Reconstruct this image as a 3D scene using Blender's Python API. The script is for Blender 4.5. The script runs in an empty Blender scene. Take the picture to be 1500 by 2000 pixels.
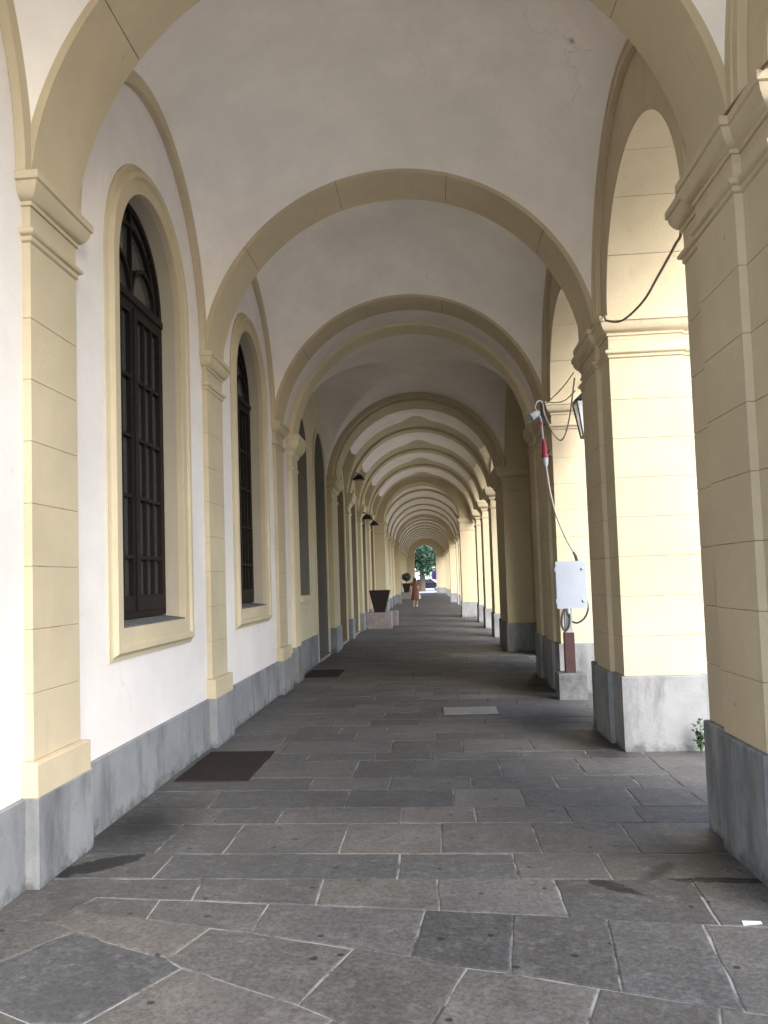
import bpy, bmesh, math, random
from mathutils import Vector, Matrix
random.seed(7)
S = bpy.context.scene
COL = S.collection

# ------------------------------------------------------------------ camera
F_PX, PX_CX, PX_CY, CAM_H = 1660.0, -61.16, 30.73, 1.6      # photo is 1500 x 2000
PITCH, YAW, ROLL = 0.06172, -0.09169, -0.02985
cp, sp, cy_, sy_ = math.cos(PITCH), math.sin(PITCH), math.cos(YAW), math.sin(YAW)
VF = Vector((sy_*cp, cy_*cp, sp)); VR0 = Vector((cy_, -sy_, 0)); VU0 = VR0.cross(VF)
cr, sr = math.cos(ROLL), math.sin(ROLL)
VR = cr*VR0 + sr*VU0; VU = -sr*VR0 + cr*VU0
cam = bpy.data.cameras.new('camera'); camo = bpy.data.objects.new('camera', cam); COL.objects.link(camo)
cam.sensor_fit = 'HORIZONTAL'; cam.sensor_width = 36.0; cam.lens = F_PX/1500*36
cam.shift_x = -PX_CX/1500; cam.shift_y = PX_CY/1500
cam.clip_start = 0.05; cam.clip_end = 3000
camo.matrix_world = Matrix(((VR.x, VU.x, -VF.x, 0), (VR.y, VU.y, -VF.y, 0), (VR.z, VU.z, -VF.z, CAM_H), (0, 0, 0, 1)))
S.camera = camo
def at(x, y, ax='Z', val=0.0):
    d = VF + VR*((x-750-PX_CX)/F_PX) + VU*((1000+PX_CY-y)/F_PX)
    i = 'XYZ'.index(ax); o = Vector((0, 0, CAM_H)); t = (val-o[i])/d[i]
    return o + d*t

# ------------------------------------------------------------------ light
SUN_EL, SUN_AZ = math.radians(38), math.radians(148)      # azimuth clockwise from +Y
W = bpy.data.worlds.new('World'); S.world = W; W.use_nodes = True
wn = W.node_tree; wn.nodes.clear()
sky = wn.nodes.new('ShaderNodeTexSky'); sky.sky_type = 'NISHITA'; sky.sun_disc = False
sky.sun_elevation = SUN_EL; sky.sun_rotation = SUN_AZ; sky.air_density = 1.0; sky.dust_density = 1.5; sky.ozone_density = 1.0
bg = wn.nodes.new('ShaderNodeBackground'); bg.inputs['Strength'].default_value = 0.15
wo = wn.nodes.new('ShaderNodeOutputWorld')
wn.links.new(sky.outputs[0], bg.inputs[0]); wn.links.new(bg.outputs[0], wo.inputs[0])
sl = bpy.data.lights.new('sun', 'SUN'); sl.energy = 1.2; sl.angle = math.radians(60); sl.color = (1.0, 0.975, 0.94)
so = bpy.data.objects.new('sun', sl); COL.objects.link(so)
sd = Vector((math.sin(SUN_AZ)*math.cos(SUN_EL), math.cos(SUN_AZ)*math.cos(SUN_EL), math.sin(SUN_EL)))
so.rotation_euler = sd.to_track_quat('Z', 'Y').to_euler()
S.view_settings.view_transform = 'Standard'; S.view_settings.look = 'None'; S.view_settings.gamma = 1.0
S.view_settings.use_curve_mapping = False
S.view_settings.exposure = 2.30
S.render.engine = 'CYCLES'
S.cycles.max_bounces = 10; S.cycles.diffuse_bounces = 7; S.cycles.glossy_bounces = 3

# ------------------------------------------------------------------ materials
MATS = {}
def nodemat(name):
    m = bpy.data.materials.new(name); m.use_nodes = True; nt = m.node_tree; nt.nodes.clear()
    out = nt.nodes.new('ShaderNodeOutputMaterial'); b = nt.nodes.new('ShaderNodeBsdfPrincipled')
    nt.links.new(b.outputs[0], out.inputs[0]); MATS[name] = m
    return m, nt, b
def N(nt, typ, **kw):
    n = nt.nodes.new(typ)
    for k, v in kw.items():
        if k.startswith('i_'):
            n.inputs[k[2:].replace('_', ' ')].default_value = v
        else: setattr(n, k, v)
    return n
def mixc(nt, fac, a, b, mode='MIX'):
    n = nt.nodes.new('ShaderNodeMix'); n.data_type = 'RGBA'; n.blend_type = mode
    for sock, v in ((n.inputs[0], fac), (n.inputs[6], a), (n.inputs[7], b)):
        if hasattr(v, 'links'): nt.links.new(v, sock)
        elif isinstance(v, tuple): sock.default_value = (*v, 1) if len(v) == 3 else v
        else: sock.default_value = v
    return n.outputs[2]
def ramp(nt, src, p0, p1, c0=(0, 0, 0), c1=(1, 1, 1)):
    r = nt.nodes.new('ShaderNodeValToRGB'); r.color_ramp.elements[0].position = p0; r.color_ramp.elements[1].position = p1
    r.color_ramp.elements[0].color = (*c0, 1); r.color_ramp.elements[1].color = (*c1, 1)
    nt.links.new(src, r.inputs[0]); return r.outputs[0]
def posvec(nt, scale=(1, 1, 1)):
    g = nt.nodes.new('ShaderNodeNewGeometry'); mp = nt.nodes.new('ShaderNodeMapping'); mp.inputs['Scale'].default_value = scale
    nt.links.new(g.outputs['Position'], mp.inputs[0]); return mp.outputs[0]
def noise(nt, vec, scale, detail=4, rough=0.55):
    n = N(nt, 'ShaderNodeTexNoise'); n.inputs['Scale'].default_value = scale; n.inputs['Detail'].default_value = detail
    n.inputs['Roughness'].default_value = rough; nt.links.new(vec, n.inputs['Vector']); return n.outputs[0]
def bump(nt, b, src, strength, dist=0.01):
    n = nt.nodes.new('ShaderNodeBump'); n.inputs['Strength'].default_value = strength; n.inputs['Distance'].default_value = dist
    nt.links.new(src, n.inputs['Height']); nt.links.new(n.outputs[0], b.inputs['Normal'])
def sc(c, k): return tuple(min(1, x*k) for x in c)

def plaster(name, col, dirt=0.35, dirtcol=(0.30, 0.26, 0.2), rough=0.82, var=0.10, spots=None, cracks=0.0):
    m, nt, b = nodemat(name)
    v = posvec(nt)
    big = noise(nt, v, 0.9, 5, 0.6); fine = noise(nt, v, 45, 5, 0.65); mid = noise(nt, v, 6, 6, 0.62)
    c = mixc(nt, ramp(nt, big, 0.3, 0.7), sc(col, 1-var), sc(col, 1+var*0.5))
    c = mixc(nt, ramp(nt, mid, 0.35, 0.75), c, mixc(nt, 0.35, c, sc(col, 0.86)))
    # vertical run-off streaks and scuffs
    st = noise(nt, posvec(nt, (6.0, 6.0, 0.55)), 1.6, 6, 0.7)
    msk = N(nt, 'ShaderNodeMath', operation='MULTIPLY'); nt.links.new(ramp(nt, st, 0.60, 0.78), msk.inputs[0]); msk.inputs[1].default_value = dirt
    c = mixc(nt, msk.outputs[0], c, dirtcol)
    vo = N(nt, 'ShaderNodeTexVoronoi'); vo.inputs['Scale'].default_value = 2.3 if spots is None else 1.1; nt.links.new(v, vo.inputs['Vector'])
    sp_ = ramp(nt, vo.outputs['Distance'], 0.018, 0.045, (1, 1, 1), (0, 0, 0))
    m2 = N(nt, 'ShaderNodeMath', operation='MULTIPLY'); nt.links.new(sp_, m2.inputs[0]); m2.inputs[1].default_value = dirt*1.1 if spots is None else spots
    c = mixc(nt, m2.outputs[0], c, sc(dirtcol, 0.6))
    if cracks:
        dv = nt.nodes.new('ShaderNodeVectorMath'); dv.operation = 'MULTIPLY_ADD'; nz = N(nt, 'ShaderNodeTexNoise'); nz.inputs['Scale'].default_value = 2.2; nz.inputs['Detail'].default_value = 6
        nt.links.new(v, nz.inputs['Vector']); nt.links.new(nz.outputs['Color'], dv.inputs[0]); dv.inputs[1].default_value = (0.7, 0.7, 0.7); nt.links.new(v, dv.inputs[2])
        ve = N(nt, 'ShaderNodeTexVoronoi'); ve.feature = 'DISTANCE_TO_EDGE'; ve.inputs['Scale'].default_value = 0.55; nt.links.new(dv.outputs[0], ve.inputs['Vector'])
        ck = ramp(nt, ve.outputs['Distance'], 0.0008, 0.0035, (1, 1, 1), (0, 0, 0)); cm = N(nt, 'ShaderNodeMath', operation='MULTIPLY'); nt.links.new(ck, cm.inputs[0])
        nt.links.new(ramp(nt, big, 0.50, 0.60, (0, 0, 0), (cracks, cracks, cracks)), cm.inputs[1]); c = mixc(nt, cm.outputs[0], c, sc(dirtcol, 0.7))
    nt.links.new(c, b.inputs['Base Color']); b.inputs['Roughness'].default_value = rough
    b.inputs['Specular IOR Level'].default_value = 0.25
    ad = N(nt, 'ShaderNodeMath', operation='ADD'); nt.links.new(fine, ad.inputs[0]); nt.links.new(mid, ad.inputs[1])
    bump(nt, b, ad.outputs[0], 0.4, 0.007)
    return m
YEL = plaster('ochre_plaster', (0.535, 0.45, 0.305), 0.38, (0.28, 0.21, 0.12), var=0.17, cracks=0.15)
YEL2 = plaster('ochre_render_far', (0.52, 0.44, 0.29), 0.2, (0.34, 0.27, 0.15))
def jointmat():
    m, nt, b = nodemat('ochre_joint'); v = posvec(nt); n1 = noise(nt, v, 4.5, 6, 0.75)
    c = mixc(nt, ramp(nt, n1, 0.42, 0.60), (0.12, 0.095, 0.06), (0.40, 0.325, 0.215)); nt.links.new(c, b.inputs['Base Color']); b.inputs['Roughness'].default_value = 0.9; return m
JNT = jointmat()
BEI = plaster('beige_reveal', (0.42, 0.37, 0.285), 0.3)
WHT = plaster('white_plaster', (0.77, 0.715, 0.67), 0.16, (0.46, 0.42, 0.38), var=0.12, cracks=0.4)
VLT = plaster('vault_plaster', (0.84, 0.785, 0.715), 0.18, (0.46, 0.40, 0.34), var=0.15, spots=0.7, cracks=0.28)
CRM = plaster('cream_plaster', (0.68, 0.60, 0.42), 0.12, (0.4, 0.34, 0.22))
GREV = plaster('shaded_grey_reveal', (0.20, 0.195, 0.175), 0.25, (0.1, 0.095, 0.085))  # shade inside the niche and doorway is put into this dark grey
BREV = plaster('shaded_brown_reveal', (0.25, 0.205, 0.14), 0.25, (0.12, 0.1, 0.07))  # far niche reveals, darkened in colour to stand for their shade
GRYP = plaster('grey_panel', (0.24, 0.22, 0.19), 0.2, (0.12, 0.11, 0.10))
def plinthmat():
    m, nt, b = nodemat('grey_plinth_render'); v = posvec(nt)
    n1 = noise(nt, v, 1.7, 6, 0.65); n2 = noise(nt, posvec(nt, (2.4, 2.4, 0.7)), 1.3, 6, 0.7); n3 = noise(nt, v, 60, 4, 0.6); n4 = noise(nt, v, 7, 7, 0.7)
    c = mixc(nt, ramp(nt, n1, 0.3, 0.7), (0.175, 0.183, 0.190), (0.275, 0.277, 0.276))
    c = mixc(nt, ramp(nt, n2, 0.48, 0.72), c, (0.095, 0.099, 0.102))
    c = mixc(nt, ramp(nt, n4, 0.64, 0.82), c, (0.05, 0.051, 0.051))
    g = nt.nodes.new('ShaderNodeNewGeometry'); sx = nt.nodes.new('ShaderNodeSeparateXYZ'); nt.links.new(g.outputs['Position'], sx.inputs[0])
    ma = N(nt, 'ShaderNodeMath', operation='MULTIPLY_ADD'); nt.links.new(n4, ma.inputs[0]); ma.inputs[1].default_value = 0.55; ma.inputs[2].default_value = -0.21
    sb = N(nt, 'ShaderNodeMath', operation='SUBTRACT'); nt.links.new(ma.outputs[0], sb.inputs[0]); nt.links.new(sx.outputs[2], sb.inputs[1])
    c = mixc(nt, ramp(nt, sb.outputs[0], -0.02, 0.09, (0, 0, 0), (0.75, 0.75, 0.75)), c, (0.075, 0.073, 0.068))   # splash dirt with a ragged edge
    nt.links.new(c, b.inputs['Base Color']); b.inputs['Roughness'].default_value = 0.85
    ad = N(nt, 'ShaderNodeMath', operation='ADD'); nt.links.new(n3, ad.inputs[0]); nt.links.new(n4, ad.inputs[1])
    bump(nt, b, ad.outputs[0], 0.35, 0.008); return m
PLN = plinthmat()

def ellipse_mask(nt, cx, cy, rx, ry, rot, edge, src_noise, amt):
    g = nt.nodes.new('ShaderNodeNewGeometry'); mp = nt.nodes.new('ShaderNodeMapping'); mp.vector_type = 'TEXTURE'
    mp.inputs['Location'].default_value = (cx, cy, 0); mp.inputs['Rotation'].default_value = (0, 0, rot); mp.inputs['Scale'].default_value = (rx, ry, 50)
    nt.links.new(g.outputs['Position'], mp.inputs[0])
    ln = nt.nodes.new('ShaderNodeVectorMath'); ln.operation = 'LENGTH'; nt.links.new(mp.outputs[0], ln.inputs[0])
    ma = N(nt, 'ShaderNodeMath', operation='MULTIPLY_ADD'); nt.links.new(src_noise, ma.inputs[0]); ma.inputs[1].default_value = amt; nt.links.new(ln.outputs['Value'], ma.inputs[2])
    hv = N(nt, 'ShaderNodeMath', operation='MULTIPLY'); nt.links.new(ma.outputs[0], hv.inputs[0]); hv.inputs[1].default_value = 0.3
    return ramp(nt, hv.outputs[0], max(0.01, 0.3*(1.0+amt*0.5-edge)), 0.3*(1.0+amt*0.5+edge), (1, 1, 1), (0, 0, 0))
def stonemat(name, island):
    m, nt, b = nodemat(name); v = posvec(nt)
    if island:
        g = nt.nodes.new('ShaderNodeNewGeometry'); rnd = g.outputs['Random Per Island']
    else:
        o = nt.nodes.new('ShaderNodeObjectInfo'); rnd = o.outputs['Random']
    cr_ = nt.nodes.new('ShaderNodeValToRGB'); e = cr_.color_ramp.elements
    e[0].position = 0; e[0].color = (0.080, 0.081, 0.081, 1); e[1].position = 1; e[1].color = (0.150, 0.146, 0.142, 1)
    for p, c in ((0.15, (0.125, 0.119, 0.109)), (0.3, (0.088, 0.094, 0.103)), (0.45, (0.155, 0.145, 0.131)), (0.6, (0.104, 0.106, 0.108)), (0.72, (0.168, 0.158, 0.146)), (0.86, (0.094, 0.092, 0.088))):
        q = e.new(p); q.color = (*c, 1)
    nt.links.new(rnd, cr_.inputs[0])
    # shift noise per slab so that grain does not run through
    ad = nt.nodes.new('ShaderNodeVectorMath'); ad.operation = 'ADD'; nt.links.new(v, ad.inputs[0])
    cx = nt.nodes.new('ShaderNodeCombineXYZ'); mu = N(nt, 'ShaderNodeMath', operation='MULTIPLY'); nt.links.new(rnd, mu.inputs[0]); mu.inputs[1].default_value = 37
    nt.links.new(mu.outputs[0], cx.inputs[2]); nt.links.new(mu.outputs[0], cx.inputs[0]); nt.links.new(cx.outputs[0], ad.inputs[1])
    vv = ad.outputs[0]
    n1 = noise(nt, vv, 3.2, 6, 0.65); n2 = noise(nt, vv, 42, 6, 0.85); n3 = noise(nt, vv, 13, 8, 0.78); n4 = noise(nt, v, 1.1, 5, 0.6)
    c = cr_.outputs[0]
    c = mixc(nt, ramp(nt, n1, 0.3, 0.72), mixc(nt, 1.0, c, (0.80, 0.80, 0.80), 'MULTIPLY'), mixc(nt, 1.0, c, (1.16, 1.15, 1.13), 'MULTIPLY'))
    c = mixc(nt, ramp(nt, n2, 0.38, 0.62), mixc(nt, 1.0, c, (0.62, 0.62, 0.62), 'MULTIPLY'), mixc(nt, 1.0, c, (1.42, 1.42, 1.42), 'MULTIPLY'))
    c = mixc(nt, ramp(nt, n3, 0.52, 0.70, (0, 0, 0), (0.6, 0.6, 0.6)), c, (0.26, 0.255, 0.245))
    c = mixc(nt, ramp(nt, n3, 0.28, 0.44, (0.55, 0.55, 0.55), (0, 0, 0)), c, (0.055, 0.054, 0.052))
    c = mixc(nt, ramp(nt, n4, 0.52, 0.72, (0, 0, 0), (0.5, 0.5, 0.5)), c, (0.06, 0.058, 0.055))
    # gum spots
    vo = N(nt, 'ShaderNodeTexVoronoi'); vo.voronoi_dimensions = '2D'; vo.inputs['Scale'].default_value = 2.1; vo.inputs['Randomness'].default_value = 1.0; nt.links.new(v, vo.inputs['Vector'])
    wob = N(nt, 'ShaderNodeMath', operation='MULTIPLY_ADD'); nt.links.new(n3, wob.inputs[0]); wob.inputs[1].default_value = 0.05; nt.links.new(vo.outputs['Distance'], wob.inputs[2])
    gum = ramp(nt, wob.outputs[0], 0.054, 0.062, (0.8, 0.8, 0.8), (0, 0, 0))
    c = mixc(nt, gum, c, (0.02, 0.02, 0.02))
    rough = 0.55
    wet_and_dark = None  # mask of wetted stains plus softer dark patches at pier and wall feet
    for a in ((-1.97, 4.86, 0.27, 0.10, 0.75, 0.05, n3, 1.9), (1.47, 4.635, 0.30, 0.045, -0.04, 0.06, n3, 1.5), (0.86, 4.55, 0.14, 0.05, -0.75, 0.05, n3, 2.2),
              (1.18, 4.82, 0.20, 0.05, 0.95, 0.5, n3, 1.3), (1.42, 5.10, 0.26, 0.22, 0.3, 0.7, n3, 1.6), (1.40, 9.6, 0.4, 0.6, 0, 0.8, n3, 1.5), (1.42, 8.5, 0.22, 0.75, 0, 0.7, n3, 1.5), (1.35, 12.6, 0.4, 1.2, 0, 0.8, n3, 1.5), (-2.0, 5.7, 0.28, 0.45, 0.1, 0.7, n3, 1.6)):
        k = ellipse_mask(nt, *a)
        if wet_and_dark is None: wet_and_dark = k
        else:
            mx = N(nt, 'ShaderNodeMath', operation='MAXIMUM'); nt.links.new(wet_and_dark, mx.inputs[0]); nt.links.new(k, mx.inputs[1]); wet_and_dark = mx.outputs[0]
    wm = N(nt, 'ShaderNodeMath', operation='MULTIPLY'); nt.links.new(wet_and_dark, wm.inputs[0]); wm.inputs[1].default_value = 0.93
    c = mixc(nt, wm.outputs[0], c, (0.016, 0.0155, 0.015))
    c = mixc(nt, 1.0, c, (0.68, 0.68, 0.685), 'MULTIPLY')
    nt.links.new(c, b.inputs['Base Color'])
    rr = ramp(nt, n1, 0.3, 0.7, (0.50, 0.50, 0.50), (0.68, 0.68, 0.68)); nt.links.new(rr, b.inputs['Roughness'])
    b.inputs['Specular IOR Level'].default_value = 0.38
    a2 = N(nt, 'ShaderNodeMath', operation='MULTIPLY_ADD'); nt.links.new(n2, a2.inputs[0]); a2.inputs[1].default_value = 0.35; nt.links.new(n3, a2.inputs[2])
    bump(nt, b, a2.outputs[0], 0.45, 0.006)
    return m
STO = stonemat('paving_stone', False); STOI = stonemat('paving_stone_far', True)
def simple(name, col, rough=0.6, metal=0.0, var=0.25, scale=8, bmp=0.15, spec=0.4):
    m, nt, b = nodemat(name); v = posvec(nt); n1 = noise(nt, v, scale, 5, 0.65); n2 = noise(nt, v, scale*9, 3, 0.6)
    c = mixc(nt, ramp(nt, n1, 0.3, 0.7), sc(col, 1-var), sc(col, 1+var*0.6)); nt.links.new(c, b.inputs['Base Color'])
    b.inputs['Roughness'].default_value = rough; b.inputs['Metallic'].default_value = metal; b.inputs['Specular IOR Level'].default_value = spec
    bump(nt, b, n2, bmp, 0.004); return m
def mortarmat():
    m, nt, b = nodemat('joint_mortar'); v = posvec(nt); n1 = noise(nt, v, 2.6, 6, 0.7); n2 = noise(nt, v, 40, 4, 0.6)
    pale = ellipse_mask(nt, -0.2, 4.2, 2.6, 2.6, 0, 0.35, n1, 0.8)
    c = mixc(nt, ramp(nt, n1, 0.49, 0.58), (0.045, 0.043, 0.041), (0.25, 0.24, 0.225)); c = mixc(nt, pale, c, mixc(nt, ramp(nt, n1, 0.40, 0.54), (0.05, 0.048, 0.046), (0.27, 0.26, 0.245))); nt.links.new(c, b.inputs['Base Color'])
    b.inputs['Roughness'].default_value = 0.9; bump(nt, b, n2, 0.3, 0.004); return m
MOR = mortarmat()
WOOD = simple('dark_window_wood', (0.010, 0.0058, 0.0052), 0.6, var=0.3, scale=14, spec=0.2)
GLS, nt_, b_ = nodemat('dark_window_glass'); b_.inputs['Base Color'].default_value = (0.058, 0.060, 0.056, 1); b_.inputs['Roughness'].default_value = 0.16; b_.inputs['Specular IOR Level'].default_value = 0.35
bump(nt_, b_, noise(nt_, posvec(nt_), 5, 2), 0.03, 0.01)
BLK = simple('black_metal', (0.018, 0.018, 0.02), 0.45, 0.3)
GRM = simple('grey_plastic', (0.28, 0.30, 0.31), 0.5)
CAB = simple('white_cabinet_paint', (0.31, 0.345, 0.40), 0.42, var=0.06, scale=4, bmp=0.04)
STL = simple('galvanised_steel', (0.36, 0.38, 0.41), 0.4, 0.6, scale=20)
BRN = simple('maroon_casing', (0.050, 0.020, 0.021), 0.5)
CON = simple('weathered_concrete', (0.135, 0.138, 0.138), 0.9, var=0.4, scale=9, bmp=0.5)
RED = simple('red_plastic', (0.26, 0.012, 0.045), 0.4)
CBL = simple('grey_cable', (0.30, 0.28, 0.25), 0.6); CBD = simple('dark_cable', (0.03, 0.03, 0.03), 0.5); CBB = simple('brown_cable', (0.16, 0.12, 0.08), 0.6)
MAT_ = simple('brown_mat', (0.034, 0.026, 0.025), 0.9, var=0.25, scale=30, bmp=0.6, spec=0.1)
PLT = simple('pale_plate', (0.24, 0.232, 0.21), 0.5, 0.0, scale=5)
PAP = simple('white_paper', (0.8, 0.79, 0.76), 0.8, var=0.05)
LEAF = simple('green_leaf', (0.055, 0.13, 0.035), 0.5, var=0.5, scale=3)
LEAFD = simple('dark_tree_leaf', (0.035, 0.085, 0.045), 0.5, var=0.6, scale=1.2)
BARK = simple('tree_bark', (0.09, 0.07, 0.05), 0.9)
PLAN = simple('dark_brown_planter', (0.016, 0.009, 0.008), 0.55)
BENCH = simple('pinkish_stone', (0.27, 0.23, 0.22), 0.8, var=0.25, scale=6, bmp=0.4)
ASP = simple('street_asphalt', (0.10, 0.10, 0.10), 0.9, scale=2)
PAV = simple('street_pavement_stone', (0.44, 0.41, 0.365), 0.85, scale=3)
LGL, _n, _b = nodemat('lantern_glass'); _b.inputs['Base Color'].default_value = (0.62, 0.68, 0.72, 1); _b.inputs['Roughness'].default_value = 0.15; _b.inputs['Alpha'].default_value = 0.55
SKIN = simple('skin', (0.50, 0.30, 0.21), 0.6, var=0.08); HAIR = simple('brown_hair', (0.035, 0.02, 0.014), 0.5); DRS = simple('rust_dress', (0.13, 0.048, 0.028), 0.8, scale=12)
VANW = simple('white_van_paint', (0.75, 0.78, 0.82), 0.35, var=0.05); CARB = simple('dark_blue_car_paint', (0.02, 0.025, 0.06), 0.25, 0.2); TYR = simple('tyre_rubber', (0.02, 0.02, 0.02), 0.85)
PUR = simple('purple_fabric', (0.10, 0.04, 0.26), 0.8); BLDG = simple('pale_facade', (0.55, 0.55, 0.53), 0.9, var=0.1, scale=0.6)

# ------------------------------------------------------------------ helpers
def tag(o, label=None, cat=None, group=None, kind=None):
    for k, v in (('label', label), ('category', cat), ('group', group), ('kind', kind)):
        if v: o[k] = v
    return o
def obj(name, data, mat=None, parent=None, **kw):
    if isinstance(data, tuple):
        me = bpy.data.meshes.new(name); me.from_pydata(data[0], [], data[1]); me.update()
    else: me = data
    if mat and not me.materials: me.materials.append(mat)
    o = bpy.data.objects.new(name, me); COL.objects.link(o)
    if parent is not None:
        o.parent = parent; o.matrix_parent_inverse = Matrix.Translation(-Vector(parent.location))
    tag(o, **kw); return o
def thing(name, loc, label, cat, group=None):
    o = bpy.data.objects.new(name, None); COL.objects.link(o); o.location = loc; o.empty_display_size = 0.1
    tag(o, label, cat, group); return o
def smooth(o, ang=35):
    me = o.data
    for p in me.polygons: p.use_smooth = True
    try: me.set_sharp_from_angle(angle=math.radians(ang))
    except Exception: pass
    return o
def box(x0, x1, y0, y1, z0, z1):
    v = [(x0, y0, z0), (x1, y0, z0), (x1, y1, z0), (x0, y1, z0), (x0, y0, z1), (x1, y0, z1), (x1, y1, z1), (x0, y1, z1)]
    return v, [(3, 2, 1, 0), (4, 5, 6, 7), (0, 1, 5, 4), (1, 2, 6, 5), (2, 3, 7, 6), (3, 0, 4, 7)]
def join(*ms):
    V, Fc = [], []
    for v, f in ms:
        n = len(V); V += list(v); Fc += [tuple(i+n for i in q) for q in f]
    return V, Fc
def xf(m, M): return [tuple(M @ Vector(p)) for p in m[0]], m[1]
def offs(poly, d):
    n = len(poly); out = []
    for i in range(n):
        p0, p1, p2 = poly[i-1], poly[i], poly[(i+1) % n]
        a = Vector((p1[0]-p0[0], p1[1]-p0[1])); b = Vector((p2[0]-p1[0], p2[1]-p1[1]))
        if a.length < 1e-9 or b.length < 1e-9: out.append(tuple(p1)); continue
        a.normalize(); b.normalize()
        n1 = Vector((a.y, -a.x)); n2 = Vector((b.y, -b.x)); k = max(0.35, 1+n1.dot(n2)); q = (n1+n2)*(d/k)
        out.append((p1[0]+q.x, p1[1]+q.y))
    return out
def loft(plan, prof):
    n = len(plan); V, Fc = [], []
    for o, z in prof: V += [(x, y, z) for x, y in offs(plan, o)]
    for k in range(len(prof)-1):
        for i in range(n):
            j = (i+1) % n; Fc.append((k*n+i, k*n+j, (k+1)*n+j, (k+1)*n+i))
    Fc.append(tuple(range(n-1, -1, -1))); Fc.append(tuple(range((len(prof)-1)*n, len(prof)*n)))
    return V, Fc
def blockprof(z0, z1, b=0.004): return [(-b, z0), (0, z0+b), (0, z1-b), (-b, z1)]
def rect(x0, x1, y0, y1): return [(x0, y0), (x1, y0), (x1, y1), (x0, y1)]
def tube(pts, r, seg=8, closed_ends=True):
    P = [Vector(p) for p in pts]; V, Fc = [], []
    up = Vector((0, 0, 1)); prev = None
    for i, p in enumerate(P):
        t = (P[min(i+1, len(P)-1)]-P[max(i-1, 0)]).normalized()
        if prev is None:
            a = t.cross(up)
            if a.length < 1e-3: a = t.cross(Vector((1, 0, 0)))
        else: a = prev - t*prev.dot(t)
        a.normalize(); prev = a; b = t.cross(a)
        rr = r[i] if isinstance(r, (list, tuple)) else r
        V += [tuple(p + a*(rr*math.cos(2*math.pi*k/seg)) + b*(rr*math.sin(2*math.pi*k/seg))) for k in range(seg)]
    for i in range(len(P)-1):
        for k in range(seg):
            l = (k+1) % seg; Fc.append((i*seg+k, i*seg+l, (i+1)*seg+l, (i+1)*seg+k))
    Fc.append(tuple(range(seg-1, -1, -1))); Fc.append(tuple(range((len(P)-1)*seg, len(P)*seg)))
    return V, Fc
def catmull(pts, n=8):
    P = [Vector(p) for p in pts]; P = [2*P[0]-P[1]] + P + [2*P[-1]-P[-2]]; out = []
    for i in range(1, len(P)-2):
        for k in range(n):
            t = k/n; a, b, c, d = P[i-1], P[i], P[i+1], P[i+2]
            out.append(0.5*((2*b)+(c-a)*t+(2*a-5*b+4*c-d)*t*t+(-a+3*b-3*c+d)*t**3))
    out.append(P[-2]); return out
def lathe(prof, c=(0, 0, 0), seg=20):
    V, Fc = [], []
    for r, z in prof: V += [(c[0]+r*math.cos(2*math.pi*k/seg), c[1]+r*math.sin(2*math.pi*k/seg), c[2]+z) for k in range(seg)]
    for i in range(len(prof)-1):
        for k in range(seg):
            l = (k+1) % seg; Fc.append((i*seg+k, i*seg+l, (i+1)*seg+l, (i+1)*seg+k))
    Fc.append(tuple(range(seg-1, -1, -1))); Fc.append(tuple(range((len(prof)-1)*seg, len(prof)*seg)))
    return V, Fc
def arcband(c, zc, r0, r1, t0, t1, d0, d1, axis, seg=12, ry=1.0):
    """part of a ring (angles from the vertical) in the plane across `axis`, extruded d0..d1 along it"""
    V, Fc = [], []
    for i in range(seg+1):
        t = t0+(t1-t0)*i/seg
        for r in (r0, r1):
            u, z = c+r*math.sin(t), zc+r*math.cos(t)*ry
            for d in (d0, d1): V.append((u, d, z) if axis == 'Y' else (d, u, z))
    for i in range(seg):
        a, b = i*4, (i+1)*4
        for p, q in ((0, 1), (1, 3), (3, 2), (2, 0)): Fc.append((a+p, a+q, b+q, b+p))
    Fc.append((0, 2, 3, 1)); e = seg*4; Fc.append((e, e+1, e+3, e+2))
    return V, Fc
def fixn(o):
    bm = bmesh.new(); bm.from_mesh(o.data); bmesh.ops.recalc_face_normals(bm, faces=bm.faces); bm.to_mesh(o.data); bm.free(); return o

IMPOST = [(0, 3.735), (0, 3.775), (0.014, 3.776), (0.014, 3.80), (0.028, 3.806), (0.05, 3.83), (0.066, 3.86), (0.072, 3.893), (0.078, 3.896), (0.085, 3.90), (0.085, 3.945)]
ASTRA = [(0, 3.565), (0.012, 3.575), (0.012, 3.60), (0.022, 3.604), (0.034, 3.613), (0.037, 3.623), (0.034, 3.634), (0.022, 3.645), (0, 3.647)]
L = 3.7935; Y0 = 4.83
YC = lambda k: Y0 + k*L
XW, XS = -2.25, -2.20
RA, ZA, XA = 1.93, 3.745, -0.2775        # transverse arch
ZI = 3.945

# ================================================================== SETTING: ground, street
tag(obj('ground', box(-400, 400, -300, 600, -0.6, -0.14), ASP), kind='structure')
tag(obj('street_pavement', box(2.82, 16.0, -40, 104, -0.5, -0.012), PAV), kind='structure')  # unseen width and pale tone set to bounce light up into the vaults
tag(obj('forecourt', box(-14, 2.80, -40, -4.02, -0.5, -0.012), PAV), kind='structure')
floor = tag(obj('gallery_floor', box(-2.6, 2.80, -4.0, 92.0, -0.4, -0.0035), MOR), kind='structure')

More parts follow.
